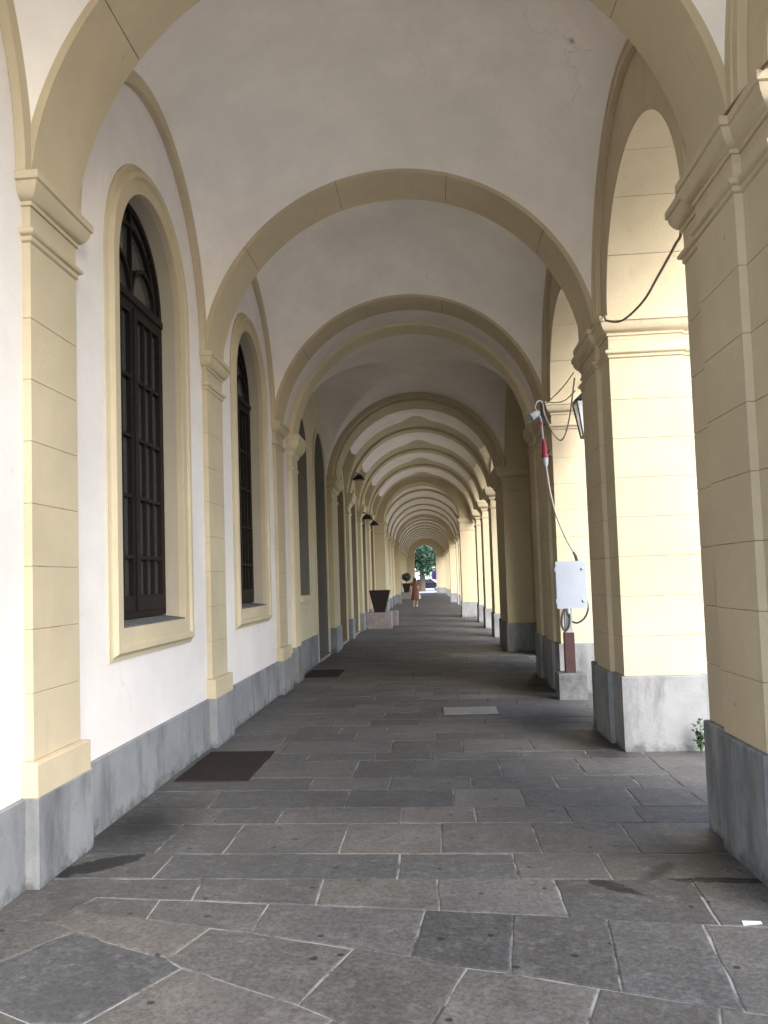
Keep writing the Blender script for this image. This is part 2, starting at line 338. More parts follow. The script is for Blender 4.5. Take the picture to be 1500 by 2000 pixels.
# ---- paving slabs
def jag(poly, step=0.13, amp=0.0055):
    out = []
    n = len(poly)
    for i in range(n):
        a, b = Vector(poly[i]), Vector(poly[(i+1) % n]); ln = (b-a).length; k = max(1, int(ln/step))
        for j in range(k):
            p = a.lerp(b, j/k)
            if j: p = p + Vector((random.uniform(-amp, amp), random.uniform(-amp, amp)))
            out.append((p.x, p.y))
    return out
def area(p): return 0.5*sum(p[i-1][0]*p[i][1]-p[i][0]*p[i-1][1] for i in range(len(p)))
def slab_data(poly, gap=0.0038, far=False):
    if area(poly) < 0: poly = poly[::-1]
    q = offs(poly, -gap)
    if not far: q = jag(q)
    z = random.uniform(-0.001, 0.004)
    return loft(q, [(0, -0.03), (0, z-0.004), (-0.003, z-0.0012), (-0.009, z)])
nslab = 0
def slab(poly, gap=0.0038):
    global nslab; nslab += 1
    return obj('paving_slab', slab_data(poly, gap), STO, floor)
def gp(v):
    if len(v) == 3: return (v[1], v[2])
    p = at(v[0], v[1]); return (p.x, 2.9 if v[1] >= 2040 else p.y)
g_ = 'g'
traced = [
 [(g_, -2.3, 4.647), (398, 1717), (374, 1758), (312, 1757), (190, 1752), (95, 1802), (g_, -2.3, 4.08)],
 [(398, 1717), (632, 1717), (616, 1768), (525, 1765), (374, 1758)],
 [(632, 1717), (854, 1717), (858, 1779), (830, 1778), (616, 1768)],
 [(854, 1717), (1080, 1717), (1112, 1792), (1003, 1786), (858, 1779)],
 [(1080, 1717), (1348, 1717), (1408, 1807), (1372, 1805), (1185, 1796), (1112, 1792)],
 [(1348, 1717), (g_, 1.80, 4.647), (1640, 1817), (1408, 1807)],
 [(95, 1802), (190, 1752), (312, 1757), (285, 1795), (220, 1790), (150, 1782)],
 [(285, 1795), (312, 1757), (374, 1758), (525, 1765), (490, 1822), (410, 1812)],
 [(490, 1822), (525, 1765), (616, 1768), (830, 1778), (803, 1870), (690, 1853)],
 [(803, 1870), (830, 1778), (858, 1779), (1003, 1786), (998, 1900), (912, 1890)],
 [(998, 1900), (1003, 1786), (1112, 1792), (1185, 1796), (1215, 1937), (1170, 1930)],
 [(1215, 1937), (1185, 1796), (1372, 1805), (1455, 1976), (1405, 1967)],
 [(1455, 1976), (1372, 1805), (1408, 1807), (1640, 1817), (1800, 2030)],
 [(95, 1802), (150, 1782), (220, 1790), (285, 1795), (410, 1812), (325, 1873), (145, 1820)],
 [(410, 1812), (490, 1822), (690, 1853), (582, 1962), (355, 1890), (325, 1873)],
 [(690, 1853), (803, 1870), (912, 1890), (845, 2000), (820, 2060), (650, 1990), (582, 1962)],
 [(912, 1890), (998, 1900), (1170, 1930), (1148, 2000), (1130, 2060), (820, 2060), (845, 2000)],
 [(1170, 1930), (1215, 1937), (1405, 1967), (1400, 2060), (1130, 2060), (1148, 2000)],
 [(1405, 1967), (1455, 1976), (1800, 2030), (1850, 2060), (1400, 2060)],
 [(g_, -2.3, 4.08), (95, 1802), (145, 1820), (0, 1878), (-230, 1965), (g_, -2.3, 3.2)],
 [(145, 1820), (325, 1873), (355, 1890), (160, 2000), (60, 2000), (0, 1975), (-230, 1965), (0, 1878)],
 [(355, 1890), (582, 1962), (650, 1990), (560, 2060), (80, 2060), (160, 2000)],
 [(650, 1990), (820, 2060), (560, 2060)],
 [(g_, -2.3, 3.2), (-230, 1965), (0, 1975), (60, 2000), (160, 2000), (80, 2060), (g_, -2.3, 2.9)],
]
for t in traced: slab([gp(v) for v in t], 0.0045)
rows = [  # y px far/near (converted at x=850), joints in px at mid-height
 (1667, 1717, [318, 778, 1008, 1182]), (1608, 1667, [330, 456, 672, 862, 1048, 1232]), (1577, 1608, [424, 548, 785, 929, 1110, 1248]),
 (1542, 1577, [424, 678, 886, 1022, 1240]), (1517, 1542, [608, 763, 922, 1086, 1246]), (1484, 1517, [696, 810, 978, 1136]),
 (1469, 1484, [604, 735, 844, 1018, 1150]), (1446, 1469, [560, 766, 904, 1040]), (1431, 1446, [560, 696, 852, 982, 1100]),
 (1415, 1431, [586, 668, 757, 1026]), (1404, 1415, [652, 724, 822, 946, 1054])]
prevY = None
for yf, yn, js in rows:
    Ya, Yb = at(850, yn).y, at(850, yf).y
    ym = (yf+yn)/2
    xs = [-2.3] + [at(j, ym).x for j in js] + [1.80]
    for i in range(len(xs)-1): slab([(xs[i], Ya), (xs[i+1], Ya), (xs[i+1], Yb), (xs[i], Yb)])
def autorows(y, yend, sink, depth=(0.30, 0.50), width=(0.5, 0.95), x0=-2.3, x1=1.80):
    while y < yend:
        d = random.uniform(*depth); d = min(d, yend-y) if yend-y-d > 0.15 else yend-y
        x = x0
        while x < x1-1e-6:
            w = random.uniform(*width)
            if x1-x-w < 0.35: w = x1-x
            sink([(x, y), (x+w, y), (x+w, y+d), (x, y+d)]); x += w
        y += d
Yr = at(850, 1404).y
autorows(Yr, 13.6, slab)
ylast = 13.6
autorows(-4.0, 2.9, slab, (0.6, 0.9), (0.7, 1.2))
yb = -4.0
while yb < 13.6:
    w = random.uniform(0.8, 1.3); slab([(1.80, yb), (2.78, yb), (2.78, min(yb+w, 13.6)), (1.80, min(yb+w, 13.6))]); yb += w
FV, FF = [], []
def farsink(poly):
    v, f = slab_data(poly, 0.006, True); n = len(FV); FV.extend(v); FF.extend(tuple(i+n for i in q) for q in f)
autorows(ylast, 92, farsink, (0.32, 0.5), (0.5, 1.0)); autorows(ylast, 92, farsink, (0.8, 1.3), (0.9, 1.0), 1.80, 2.78)
obj('distant_paving_slabs', (FV, FF), STOI, floor, kind='stuff')

# ================================================================== left pilasters (near section)
def left_pilaster(yc, label, xs=XS, half=0.31):
    t = thing('wall_pilaster', (xs, yc, 0), label, 'pilaster', 'pilasters along the windowed wall')
    plan = rect(XW-0.06, xs, yc-half, yc+half)
    obj('plinth', loft(plan, [(0.052, 0), (0.055, 0.03), (0.055, 0.474), (0.05, 0.48)]), PLN, t)
    obj('base', loft(plan, [(0.045, 0.48), (0.045, 0.655), (0.040, 0.662), (0.0, 0.666)]), YEL, t)
    obj('core', loft(plan, [(-0.0045, 0.6), (-0.0045, 3.76)]), JNT, t)
    zs = [0.666, 1.03, 1.38, 1.73, 2.08, 2.43, 2.78, 3.13, 3.567]
    for a, b in zip(zs[:-1], zs[1:]): obj('block', loft(plan, blockprof(a+0.0012, b-0.0012, 0.003)), YEL, t)
    obj('neck', loft(plan, [(0, 3.645), (0, 3.737)]), YEL, t)
    smooth(obj('necking', loft(plan, ASTRA), YEL, t), 40); smooth(obj('impost', loft(plan, IMPOST), YEL, t), 40)
    return t
left_pilaster(YC(-1), 'ochre wall pilaster at the open near end of the gallery, outermost of the row')
left_pilaster(YC(0), 'ochre block pilaster just before the first barred arched window')
left_pilaster(YC(1), 'ochre block pilaster standing between the two barred arched windows')
left_pilaster(YC(2), 'ochre block pilaster just after the second barred window, ending the white wall')

# ================================================================== transverse arches
def transverse_arch(yn, yf, label, group='transverse arches across the gallery', R=RA, zc=ZA, xc=XA, mat=YEL, joints=(-50.2, -16.7, 16.7, 50.2), zsp=ZI, rout=0.13):
    tm = math.acos(max(-1, min(1, (zsp-zc)/R)))
    t = thing('transverse_arch', (xc, (yn+yf)/2, zsp), label, 'arch', group)
    js = [-math.degrees(tm)] + list(joints) + [math.degrees(tm)]
    if joints: fixn(obj('core', arcband(xc, zc, R+0.007, R+rout, -tm, tm, yn+0.007, yf-0.007, 'Y', 48), JNT, t))
    g = 0.10 if joints else 0
    for a, b in zip(js[:-1], js[1:]):
        a2 = a + (g if a != js[0] else 0); b2 = b - (g if b != js[-1] else 0)
        smooth(fixn(obj('voussoir', arcband(xc, zc, R, R+rout, math.radians(a2), math.radians(b2), yn, yf, 'Y', 16), mat, t)), 40)
    return t
ordn = {-1: 'ochre transverse arch at the open near end of the gallery', 0: 'widest ochre transverse arch, springing from the pilaster before the first window',
        1: 'ochre transverse arch springing from the pilaster between the two windows', 2: 'ochre transverse arch springing from the pilaster after the second window'}
for k in (-1, 0, 1, 2): transverse_arch(YC(k)-0.31, YC(k)+0.31, ordn[k])

# ================================================================== sail vaults
RV, ZV, A_ = 2.0, 3.726, 1.918
RIBZ, RIBO = 4.2, 1.59
def sail_vault(ya, yb, label):
    ym, b = (ya+yb)/2, (yb-ya)/2
    t = thing('sail_vault', (XA, ym, ZI), label, 'vault', 'pale vaults over the near bays')
    hT = lambda x: math.sqrt(max(0, RV*RV-x*x)); hc = hT(A_)
    hW = lambda y: (ZI-ZV)+1.775*math.sqrt(max(0, 1-(min(abs(y), 1.61)/1.61)**2))
    nx, ny = 72, 60; V, Fc = [], []
    for i in range(nx+1):
        x = -A_*math.cos(math.pi*i/nx)
        for j in range(ny+1):
            y = -b*math.cos(math.pi*j/ny)
            h = math.sqrt(max(hc*hc*0.25, hT(x)**2+hW(y)**2-hc*hc)); V.append((XA+x, ym+y, ZV+h))
    for i in range(nx):
        for j in range(ny):
            p = i*(ny+1)+j; Fc.append((p, p+1, p+ny+2, p+ny+1))
    smooth(obj('shell', (V, Fc), VLT, t), 60)
    tt = math.pi/2
    for x0, x1, ri, nm in ((XW+0.002, XA-A_+0.004, 1.515, 'l'), (XA+A_-0.004, 1.687, 1.425, 'r')):
        m = arcband(ym, ZI+0.002, ri, 1.64, -tt, tt, x0, x1, 'X', 48, 1.66/ri)
        V2 = m[0]
        V2 = [(x, y, z if abs(math.hypot((y-ym)/ri, (z-ZI-0.002)/1.66)-1) < 0.02 else ZI+0.002+(z-ZI-0.002)*(1.83/(1.64*1.66/ri))) for x, y, z in V2]
        smooth(fixn(obj('wall_rib', (V2, m[1]), YEL, t)), 35)
        if nm == 'r':   # fillet moulding on the arcade side
            smooth(fixn(obj('rib_fillet', arcband(ym, ZI+0.002, ri+0.065, ri+0.085, -tt, tt, x0-0.012, x0+0.002, 'X', 48, 1.74/(ri+0.075)), YEL, t)), 35)
sail_vault(YC(-1)+0.31, YC(0)-0.31, 'bright pale sail vault over the bay at the open near end')
sail_vault(YC(0)+0.31, YC(1)-0.31, 'pale sail vault over the first window bay, with a few dark spots')
sail_vault(YC(1)+0.31, YC(2)-0.31, 'dimmer pale sail vault over the second window bay')

# ================================================================== wall with openings
def wall_panel(parent, y0, y1, xf_, xb, ztop, ops, mat, depth=0.2, name='wall_panel', zbot=0.0, revmat=None):
    """ops: (yc, half, z0, zspring) round-headed openings; front face at xf_, looking +X"""
    ys = {y0, y1}
    for yc, h, z0, zs in ops:
        for i in range(25): ys.add(round(yc-h*math.cos(math.pi*i/24), 5))
    ys = sorted(ys); V, Fc = [], []
    def q(a, b, za0, zb0, za1, zb1, x):
        n = len(V); V.extend([(x, a, za0), (x, b, zb0), (x, b, zb1), (x, a, za1)]); Fc.append((n, n+1, n+2, n+3))
    def ztp(o, y): return o[3]+math.sqrt(max(0, o[1]**2-(y-o[0])**2))
    for a, b in zip(ys[:-1], ys[1:]):
        m = (a+b)/2; o = next((o for o in ops if abs(m-o[0]) < o[1]), None)
        if o is None: q(a, b, zbot, zbot, ztop, ztop, xf_)
        else:
            if o[2] > zbot: q(a, b, zbot, zbot, o[2], o[2], xf_)
            q(a, b, ztp(o, a), ztp(o, b), ztop, ztop, xf_)
    # back slab so that no light leaks
    bx = box(xb, xf_-depth-0.12, y0, y1, zbot-0.3, ztop); n = len(V); V += bx[0]; Fc += [tuple(i+n for i in f) for f in bx[1]]
    p = obj(name, (V, Fc), mat, parent)
    for o in ops:
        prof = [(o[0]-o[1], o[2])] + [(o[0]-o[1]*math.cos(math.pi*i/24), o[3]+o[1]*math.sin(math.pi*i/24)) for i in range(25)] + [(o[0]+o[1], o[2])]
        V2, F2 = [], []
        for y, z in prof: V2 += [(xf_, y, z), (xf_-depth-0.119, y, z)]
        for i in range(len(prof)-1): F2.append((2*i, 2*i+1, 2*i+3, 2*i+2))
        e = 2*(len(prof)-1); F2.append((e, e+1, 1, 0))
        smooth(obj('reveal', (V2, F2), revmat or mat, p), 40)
    return p
wall = thing('gallery_wall', (XW, 6.7, 0), 'white plastered inner wall holding the barred arched windows', 'wall')
WOP = {0: None}
for k in (-1, 0, 1):
    ym = (YC(k)+YC(k+1))/2
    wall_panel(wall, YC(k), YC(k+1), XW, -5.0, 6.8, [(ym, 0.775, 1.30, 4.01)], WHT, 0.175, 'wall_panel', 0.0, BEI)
    obj('plinth_course', loft(rect(XW-0.05, XW+0.027, YC(k)+0.3, YC(k+1)-0.3), [(0, -0.1), (0, 0.470), (-0.006, 0.477)]), PLN, wall)
wall_panel(wall, YC(2), 13.5, XW, -5.0, 6.8, [], WHT, 0.175)
wall_panel(wall, 0.2, YC(-1), XW, -5.0, 6.8, [], WHT, 0.175)
obj('plinth_course', loft(rect(XW-0.05, XW+0.027, YC(2)+0.3, 13.5), [(0, -0.1), (0, 0.470), (-0.006, 0.477)]), PLN, wall)

# ================================================================== windows
paneme = {}
def window(ym, label):
    xw = -2.40
    t = thing('arched_window', (xw, ym, 1.3), label, 'window', 'tall arched windows in the white wall')
    h, z0, zs = 0.775, 1.30, 4.01
    # moulded surround: sweep of a profile (outward offset, x) round the opening outline
    def outline(o):
        return [(ym-h-o, z0-o)] + [(ym-(h+o)*math.cos(math.pi*i/40), zs+(h+o)*math.sin(math.pi*i/40)) for i in range(41)] + [(ym+h+o, z0-o)]
    prof = [(-0.003, XW-0.03), (-0.003, -2.220), (0.001, -2.216), (0.112, -2.216), (0.116, -2.204), (0.124, -2.192), (0.166, -2.190), (0.172, -2.196), (0.190, -2.222), (0.214, -2.236), (0.222, -2.238), (0.226, XW-0.01)]
    V, Fc = [], []; n = 43
    for o, x in prof: V += [(x, y, z) for y, z in outline(o)]
    for k in range(len(prof)-1):
        for i in range(n):
            j = (i+1) % n; Fc.append((k*n+i, k*n+j, (k+1)*n+j, (k+1)*n+i))
    smooth(fixn(obj('surround', (V, Fc), YEL, t)), 22)
    fixn(obj('sill', ([(XW-0.2, ym-h+0.001, 1.302), (XW-0.2, ym+h-0.001, 1.302), (-2.224, ym+h-0.001, 1.302), (-2.224, ym-h+0.001, 1.302),
                  (XW-0.2, ym-h+0.001, 1.345), (XW-0.2, ym+h-0.001, 1.345), (-2.226, ym+h-0.001, 1.312), (-2.226, ym-h+0.001, 1.312)], box(0, 1, 0, 1, 0, 1)[1]), CON, t))
    # outer timber frame
    xo0, xo1 = xw-0.06, xw
    fr = thing_part = None
    m = join(arcband(ym, zs, h-0.055, h-0.001, -math.pi/2, math.pi/2, xo0, xo1, 'X', 40), box(xo0, xo1, ym-h+0.001, ym-h+0.055, 1.35, zs), box(xo0, xo1, ym+h-0.055, ym+h-0.001, 1.35, zs),
             box(xo0, xo1, ym-h+0.055, ym+h-0.055, 1.35, 1.40))
    smooth(fixn(obj('frame', m, WOOD, t)), 35)
    zt0, zt1 = 3.90, 4.02
    obj('transom', join(box(xo0, xo1+0.012, ym-h+0.055, ym+h-0.055, zt0, zt1), box(xo1+0.012, xo1+0.03, ym-h+0.06, ym+h-0.06, zt0+0.035, zt1-0.03)), WOOD, t)
    rowsz = [1.53, 1.84, 2.33, 2.82, 3.31, 3.84]
    for s in (-1, 1):
        ya, yb = (ym-h+0.058, ym-0.012) if s < 0 else (ym+0.012, ym+h-0.058)
        c = obj('casement', join(box(xo0+0.008, xo1+0.014, ya, ya+0.075, 1.402, 3.898), box(xo0+0.008, xo1+0.014, yb-0.075, yb, 1.402, 3.898),
                box(xo0+0.008, xo1+0.014, ya+0.075, yb-0.075, 1.402, 1.53), box(xo0+0.008, xo1+0.014, ya+0.075, yb-0.075, 3.84, 3.898)), WOOD, t)
        gw = (yb-ya-0.15)/3
        for i in (1, 2): obj('glazing_bar', box(xo0+0.02, xo1+0.006, ya+0.075+gw*i-0.013, ya+0.075+gw*i+0.013, 1.53, 3.84), WOOD, c)
        for z in rowsz[1:-1]: obj('glazing_bar', box(xo0+0.02, xo1+0.011, ya+0.075, yb-0.075, z-0.014, z+0.014), WOOD, c)
        for r in range(5):
            for i in range(3):
                y_a, y_b = ya+0.076+gw*i, ya+0.074+gw*(i+1)
                key = (round(gw, 3), r)
                if key not in paneme:
                    me = bpy.data.meshes.new('pane'); bb = box(-0.006, 0, 0, y_b-y_a, 0, rowsz[r+1]-rowsz[r]-0.004); me.from_pydata(bb[0], [], bb[1]); me.materials.append(GLS); paneme[key] = me
                p = obj('pane', paneme[key], None, c); p.matrix_parent_inverse = Matrix.Identity(4)
                p.location = (xo0+0.032, y_a, rowsz[r]+0.002)
    obj('meeting_stile', box(xo0+0.01, xo1+0.026, ym-0.03, ym+0.03, 1.402, 3.898), WOOD, t)
    # fanlight tracery
    fl = obj('fanlight', join(arcband(ym, zt1, 0.56, 0.59, -math.pi/2, math.pi/2, xo0+0.02, xo1+0.004, 'X', 30),
             arcband(ym-0.30, zt1, 0.27, 0.30, -math.pi/2, math.pi/2, xo0+0.02, xo1+0.006, 'X', 24), arcband(ym+0.30, zt1, 0.27, 0.30, -math.pi/2, math.pi/2, xo0+0.02, xo1+0.006, 'X', 24),
             box(xo0+0.02, xo1+0.002, ym-0.013, ym+0.013, zt1, zt1+0.70),
             *[xf(box(xo0+0.02, xo1+0.001, -0.012, 0.012, 0.57, 0.73), Matrix.Translation((0, ym, zt1)) @ Matrix.Rotation(a, 4, 'X')) for a in (-0.8, 0.8)]), WOOD, t)
    fixn(fl)
    V = [(xo0+0.028, ym-(h-0.05)*math.cos(math.pi*i/30), zt1+(h-0.05)*math.sin(math.pi*i/30)-0.01) for i in range(31)]
    obj('fan_pane', (V, [tuple(range(30, -1, -1))]), GLS, t)
window((YC(-1)+YC(0))/2, 'tall dark arched window in the bright end bay, before the first pilaster in view')
window((YC(0)+YC(1))/2, 'tall dark arched window, the larger one, beside the brown floor mat')
window((YC(1)+YC(2))/2, 'tall dark arched window just past the pilaster dividing the two windows')

# ================================================================== right piers and arcade (near section)
XM, XP, XO = 1.689, 1.645, 2.35
def pier_plan(yc, ph=0.713, pil=((0, 0.315),), ya=None, yb=None):
    a = yc-ph if ya is None else ya; b = yc+ph if yb is None else yb
    p = [(XM, a), (XO, a), (XO, a+0.055), (2.62, a+0.055), (2.62, b-0.055), (XO, b-0.055), (XO, b), (XM, b)]
    for d, h in sorted(pil, key=lambda q: -q[0]): p += [(XM, yc+d+h), (XP, yc+d+h), (XP, yc+d-h), (XM, yc+d-h)]
    return p
def right_pier(yc, label, plan=None):
    plan = plan or pier_plan(yc)
    t = thing('arcade_pier', (1.9, yc, 0), label, 'pier', 'block piers of the open arcade')
    obj('plinth', loft(plan, [(0.028, 0), (0.031, 0.04), (0.031, 0.655), (0.024, 0.664)]), PLN, t)
    obj('core', loft(plan, [(-0.0045, 0.6), (-0.0045, 3.76)]), JNT, t)
    zs = [0.664, 1.02, 1.38, 1.74, 2.10, 2.46, 2.82, 3.18, 3.567]
    for a, b in zip(zs[:-1], zs[1:]): obj('block', loft(plan, blockprof(a+0.0012, b-0.0012, 0.003)), YEL, t)
    obj('neck', loft(plan, [(0, 3.645), (0, 3.737)]), YEL, t)
    smooth(obj('necking', loft(plan, ASTRA), YEL, t), 40); smooth(obj('impost', loft(plan, IMPOST), YEL, t), 40)
    return t
right_pier(YC(-1), 'ochre block pier at the open near end of the arcade')
right_pier(YC(0), 'ochre block pier with a stained grey plinth and loose cables along its impost')
right_pier(YC(1), 'ochre block pier with a brightly lit side and the small green weed at its foot')
right_pier(YC(2), 'long dark ochre pier behind the white electrical cabinet', pier_plan(YC(2), 0.713, ((0, 0.315), (1.28, 0.27)), YC(2)-0.713, 14.35))
def arcade_arch(ya, yb, yo, half, rise, label, x0=XM, x1=XO, xout=2.62, ztop=6.8, zsp=ZI, mat=YEL, lining=True, group='arches of the open arcade'):
    t = thing('arcade_arch', ((x0+x1)/2, yo, zsp), label, 'arch', group)
    n = 32; V, Fc = [], []
    for xa, xb, e in ((x0, x1, 0.042), (x1+0.002, xout, 0.095)):
        c = [(yo-(half+e)*math.cos(math.pi*i/n), zsp+(rise+e)*math.sin(math.pi*i/n)) for i in range(n+1)]
        pts = [(ya, zsp+0.002)] + [(y, max(z, zsp+0.002)) for y, z in c] + [(yb, zsp+0.002)]
        b = len(V)
        for y, z in pts:
            V += [(xa, y, z), (xb, y, z), (xa, y, ztop), (xb, y, ztop)]
        for i in range(len(pts)-1):
            p, q = b+4*i, b+4*(i+1)
            Fc += [(p, q, q+2, p+2), (p+1, p+3, q+3, q+1), (p, p+1, q+1, q), (p+2, q+2, q+3, p+3)]
        m = len(pts)-1; Fc += [(b, b+2, b+3, b+1), (b+4*m, b+4*m+1, b+4*m+3, b+4*m+2)]
    fixn(smooth(obj('spandrel', (V, Fc), mat, t), 35))
    js = [-90, -62, -36, -12, 12, 36, 62, 90] if lining else [-90, 90]
    for a, b in zip(js[:-1], js[1:]):
        V, Fc = [], []; sg = 8 if lining else 32
        for i in range(sg+1):
            th = math.radians(a+0.12+(b-a-0.24)*i/sg)
            for e in (0, 0.04):
                y, z = yo+(half+e)*math.sin(th), zsp+0.002+(rise+e)*math.cos(th)
                V += [(x0+0.003, y, z), (x1-0.003, y, z)]
        for i in range(sg):
            p, q = 4*i, 4*i+4; Fc += [(p, p+1, q+1, q), (p+2, q+2, q+3, p+3), (p, q, q+2, p+2), (p+1, p+3, q+3, q+1)]
        Fc += [(0, 2, 3, 1), (4*sg, 4*sg+1, 4*sg+3, 4*sg+2)]
        smooth(fixn(obj('voussoir', (V, Fc), mat, t)), 40)
    return t
for k, lb in ((-1, 'ochre arcade arch over the opening at the near open end'), (0, 'ochre arcade arch with a cable hanging across it'), (1, 'ochre arcade arch above the white electrical cabinet')):
    arcade_arch(YC(k), YC(k+1), (YC(k)+YC(k+1))/2, 1.184, 1.14, lb)
# open near end: wall with the arch opening above the first transverse arch
ew = thing('end_wall', (XA, 0.5, ZI), 'ochre wall above the open near end of the gallery', 'wall')
obj('spandrel', join(box(-5.0, 2.62, 0.3, YC(-1)-0.312, 5.80, 6.8), box(-5.0, -2.26, 0.3, YC(-1)-0.312, 0.0, 5.798), box(1.70, 2.6, 0.3, YC(-1)-0.75, ZI, 5.798)), YEL, ew)

# ================================================================== second building: groin-vaulted bay (13.5 .. 18.4)
def moulded(plan, z0, z1, top=3.945):
    d = ZI-top
    return plan
CAPW = [(0.002, 3.60), (0.02, 3.615), (0.045, 3.66), (0.05, 3.69), (0.075, 3.70), (0.11, 3.75), (0.135, 3.80), (0.14, 3.86), (0.155, 3.87), (0.155, 3.945)]
def plain_pillar(name, plan, loc, label, cat, group, pl=0.60, mat=YEL2, cap=CAPW, neck=3.40):
    t = thing(name, loc, label, cat, group)
    obj('plinth', loft(plan, [(0.03, 0), (0.03, pl-0.01), (0.022, pl)]), PLN, t)
    obj('shaft', loft(plan, [(0, pl-0.01), (0, 3.62)]), mat, t)
    smooth(obj('necking', loft(plan, [(0, neck-0.02), (0.014, neck), (0.03, neck+0.02), (0.03, neck+0.035), (0.012, neck+0.05), (0, neck+0.055)]), mat, t), 40)
    smooth(obj('capital', loft(plan, cap), mat, t), 40)
    return t
XB = -2.30
wall2 = thing('far_gallery_wall', (XB, 16, 0), 'cream inner wall with a blind niche and a dark doorway', 'wall')
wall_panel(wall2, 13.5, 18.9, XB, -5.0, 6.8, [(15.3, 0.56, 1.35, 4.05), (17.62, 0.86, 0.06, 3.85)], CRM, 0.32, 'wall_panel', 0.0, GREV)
obj('niche_panel', box(XB-0.34, XB-0.30, 14.7, 15.9, 1.3, 4.7), GRYP, wall2)
obj('niche_sill', box(XB-0.3, XB+0.06, 14.62, 15.98, 1.24, 1.352), CRM, wall2)
obj('niche_panel', box(XB-0.42, XB-0.39, 16.7, 18.55, 0.05, 4.8), GRYP, wall2)
obj('door_step', box(XB-0.4, XB+0.05, 16.76, 18.48, 0.0, 0.062), BENCH, wall2)
obj('plinth_course', box(XB-0.05, XB+0.025, 13.9, 16.66, -0.05, 0.56), PLN, wall2); obj('plinth_course', box(XB-0.05, XB+0.025, 18.58, 18.9, -0.05, 0.56), PLN, wall2)
smooth(fixn(obj('door_moulding', join(arcband(17.62, 3.85, 0.865, 0.965, -math.pi/2, math.pi/2, XB-0.02, XB+0.03, 'X', 30), box(XB-0.02, XB+0.03, 16.66, 16.757, 0.0, 3.85), box(XB-0.02, XB+0.03, 18.483, 18.58, 0.0, 3.85)), CRM, wall2)), 35)
dd = thing('panelled_door', (XB-0.36, 17.62, 0.06), 'dark recessed door under a round arch in the cream wall', 'door')
obj('leaf', box(XB-0.385, XB-0.345, 16.78, 17.61, 0.064, 3.84), WOOD, dd); obj('leaf', box(XB-0.385, XB-0.345, 17.63, 18.46, 0.064, 3.84), WOOD, dd)
for yy in (16.88, 17.73):
    for zz in (0.3, 1.35, 2.55): obj('panel', box(XB-0.347, XB-0.332, yy, yy+0.62, zz, zz+0.9), WOOD, dd)
plain_pillar('wall_pilaster', rect(XB-0.05, -2.19, 13.44, 13.95), (-2.2, 13.7, 0), 'cream pilaster with a heavy moulded capital beside the blind niche', 'pilaster', 'pilasters of the far gallery', 0.56, CRM)
plain_pillar('wall_pilaster', rect(XB-0.05, -2.19, 18.85, 20.0), (-2.2, 19.4, 0), 'broad cream pilaster with a moulded capital just after the dark doorway', 'pilaster', 'pilasters of the far gallery', 0.56, YEL2)
plain_pillar('broad_pier', rect(1.56, 2.55, 18.35, 20.40), (1.9, 19.4, 0), 'broad dark pier projecting into the gallery where the second building begins', 'pier', None, 0.60, YEL2)
transverse_arch(13.44, 13.95, 'softly rounded cream arch right behind the arch of the last window bay', R=1.90, zc=3.76, mat=CRM, joints=())
obj_t = thing('plain_vault', (XA, 13.08, ZI), 'narrow white strip of vault between the two buildings', 'vault')
smooth(fixn(obj('shell', arcband(XA, 3.73, 1.985, 2.1, -math.pi/2, math.pi/2, YC(2)+0.312, 13.438, 'Y', 48), WHT, obj_t)), 40)
transverse_arch(18.75, 19.9, 'double-banded ochre arch between the broad dark pier and the doorway wall', R=1.88, zc=3.76, mat=YEL2, joints=())
bandt = transverse_arch(18.95, 19.9, 'thin inner band of the double ochre arch by the doorway', R=1.83, zc=3.76, mat=YEL2, joints=(), rout=0.055)
def groin(ya, yb, R1, zc, hy, by, zy, a, mat, label, group, x=XA, pw=0.5):
    ym, b = (ya+yb)/2, (yb-ya)/2
    t = thing('groin_vault', (x, ym, ZI), label, 'vault', group); V, Fc = [], []; nx, ny = 80, 60
    for i in range(nx+1):
        u = -a*math.cos(math.pi*i/nx); h1 = zc+math.sqrt(max(0, R1*R1-u*u))
        for j in range(ny+1):
            w = -b+2*b*j/ny; h2 = zy+hy*math.sqrt(max(0, 1-(w/by)**2)) if abs(w) < by else 0
            V.append((x+u, ym+w, max(h1, h2)))
    for i in range(nx):
        for j in range(ny):
            p = i*(ny+1)+j; Fc.append((p, p+1, p+ny+2, p+ny+1))
    smooth(obj('shell', (V, Fc), mat, t), 30); return t
groin(13.952, 18.748, 2.0, 3.73, 1.98, 2.38, 3.75, 2.045, VLT, 'shadowed groin vault over the bay with the blind niche and doorway', None)
arcade_arch(13.4, 19.4, 16.35, 1.98, 1.55, 'wide arcade arch opposite the dark doorway', x0=1.66, x1=2.35, mat=YEL2, lining=False)

sw = thing('unseen_recessed_wall', (2.3, 16.3, 0), 'unseen recessed wall with a narrow arch, added to keep the broad pier dark', 'wall')  # hidden wall added, its opening kept narrow to hold light off the broad pier
arcade_arch(14.36, 18.34, 16.3, 0.85, 0.80, 'narrow arch of the added unseen wall opposite the dark doorway', x0=2.12, x1=2.36, xout=2.6, ztop=6.78, zsp=2.6, mat=YEL2, lining=False)
obj('wall_panel', join(box(2.12, 2.6, 14.36, 15.45, 0, 2.6), box(2.12, 2.6, 17.15, 18.34, 0, 2.6)), YEL2, sw)
obj('plinth_course', join(box(2.09, 2.14, 14.36, 15.45, 0, 0.6), box(2.09, 2.14, 17.15, 18.34, 0, 0.6)), PLN, sw)

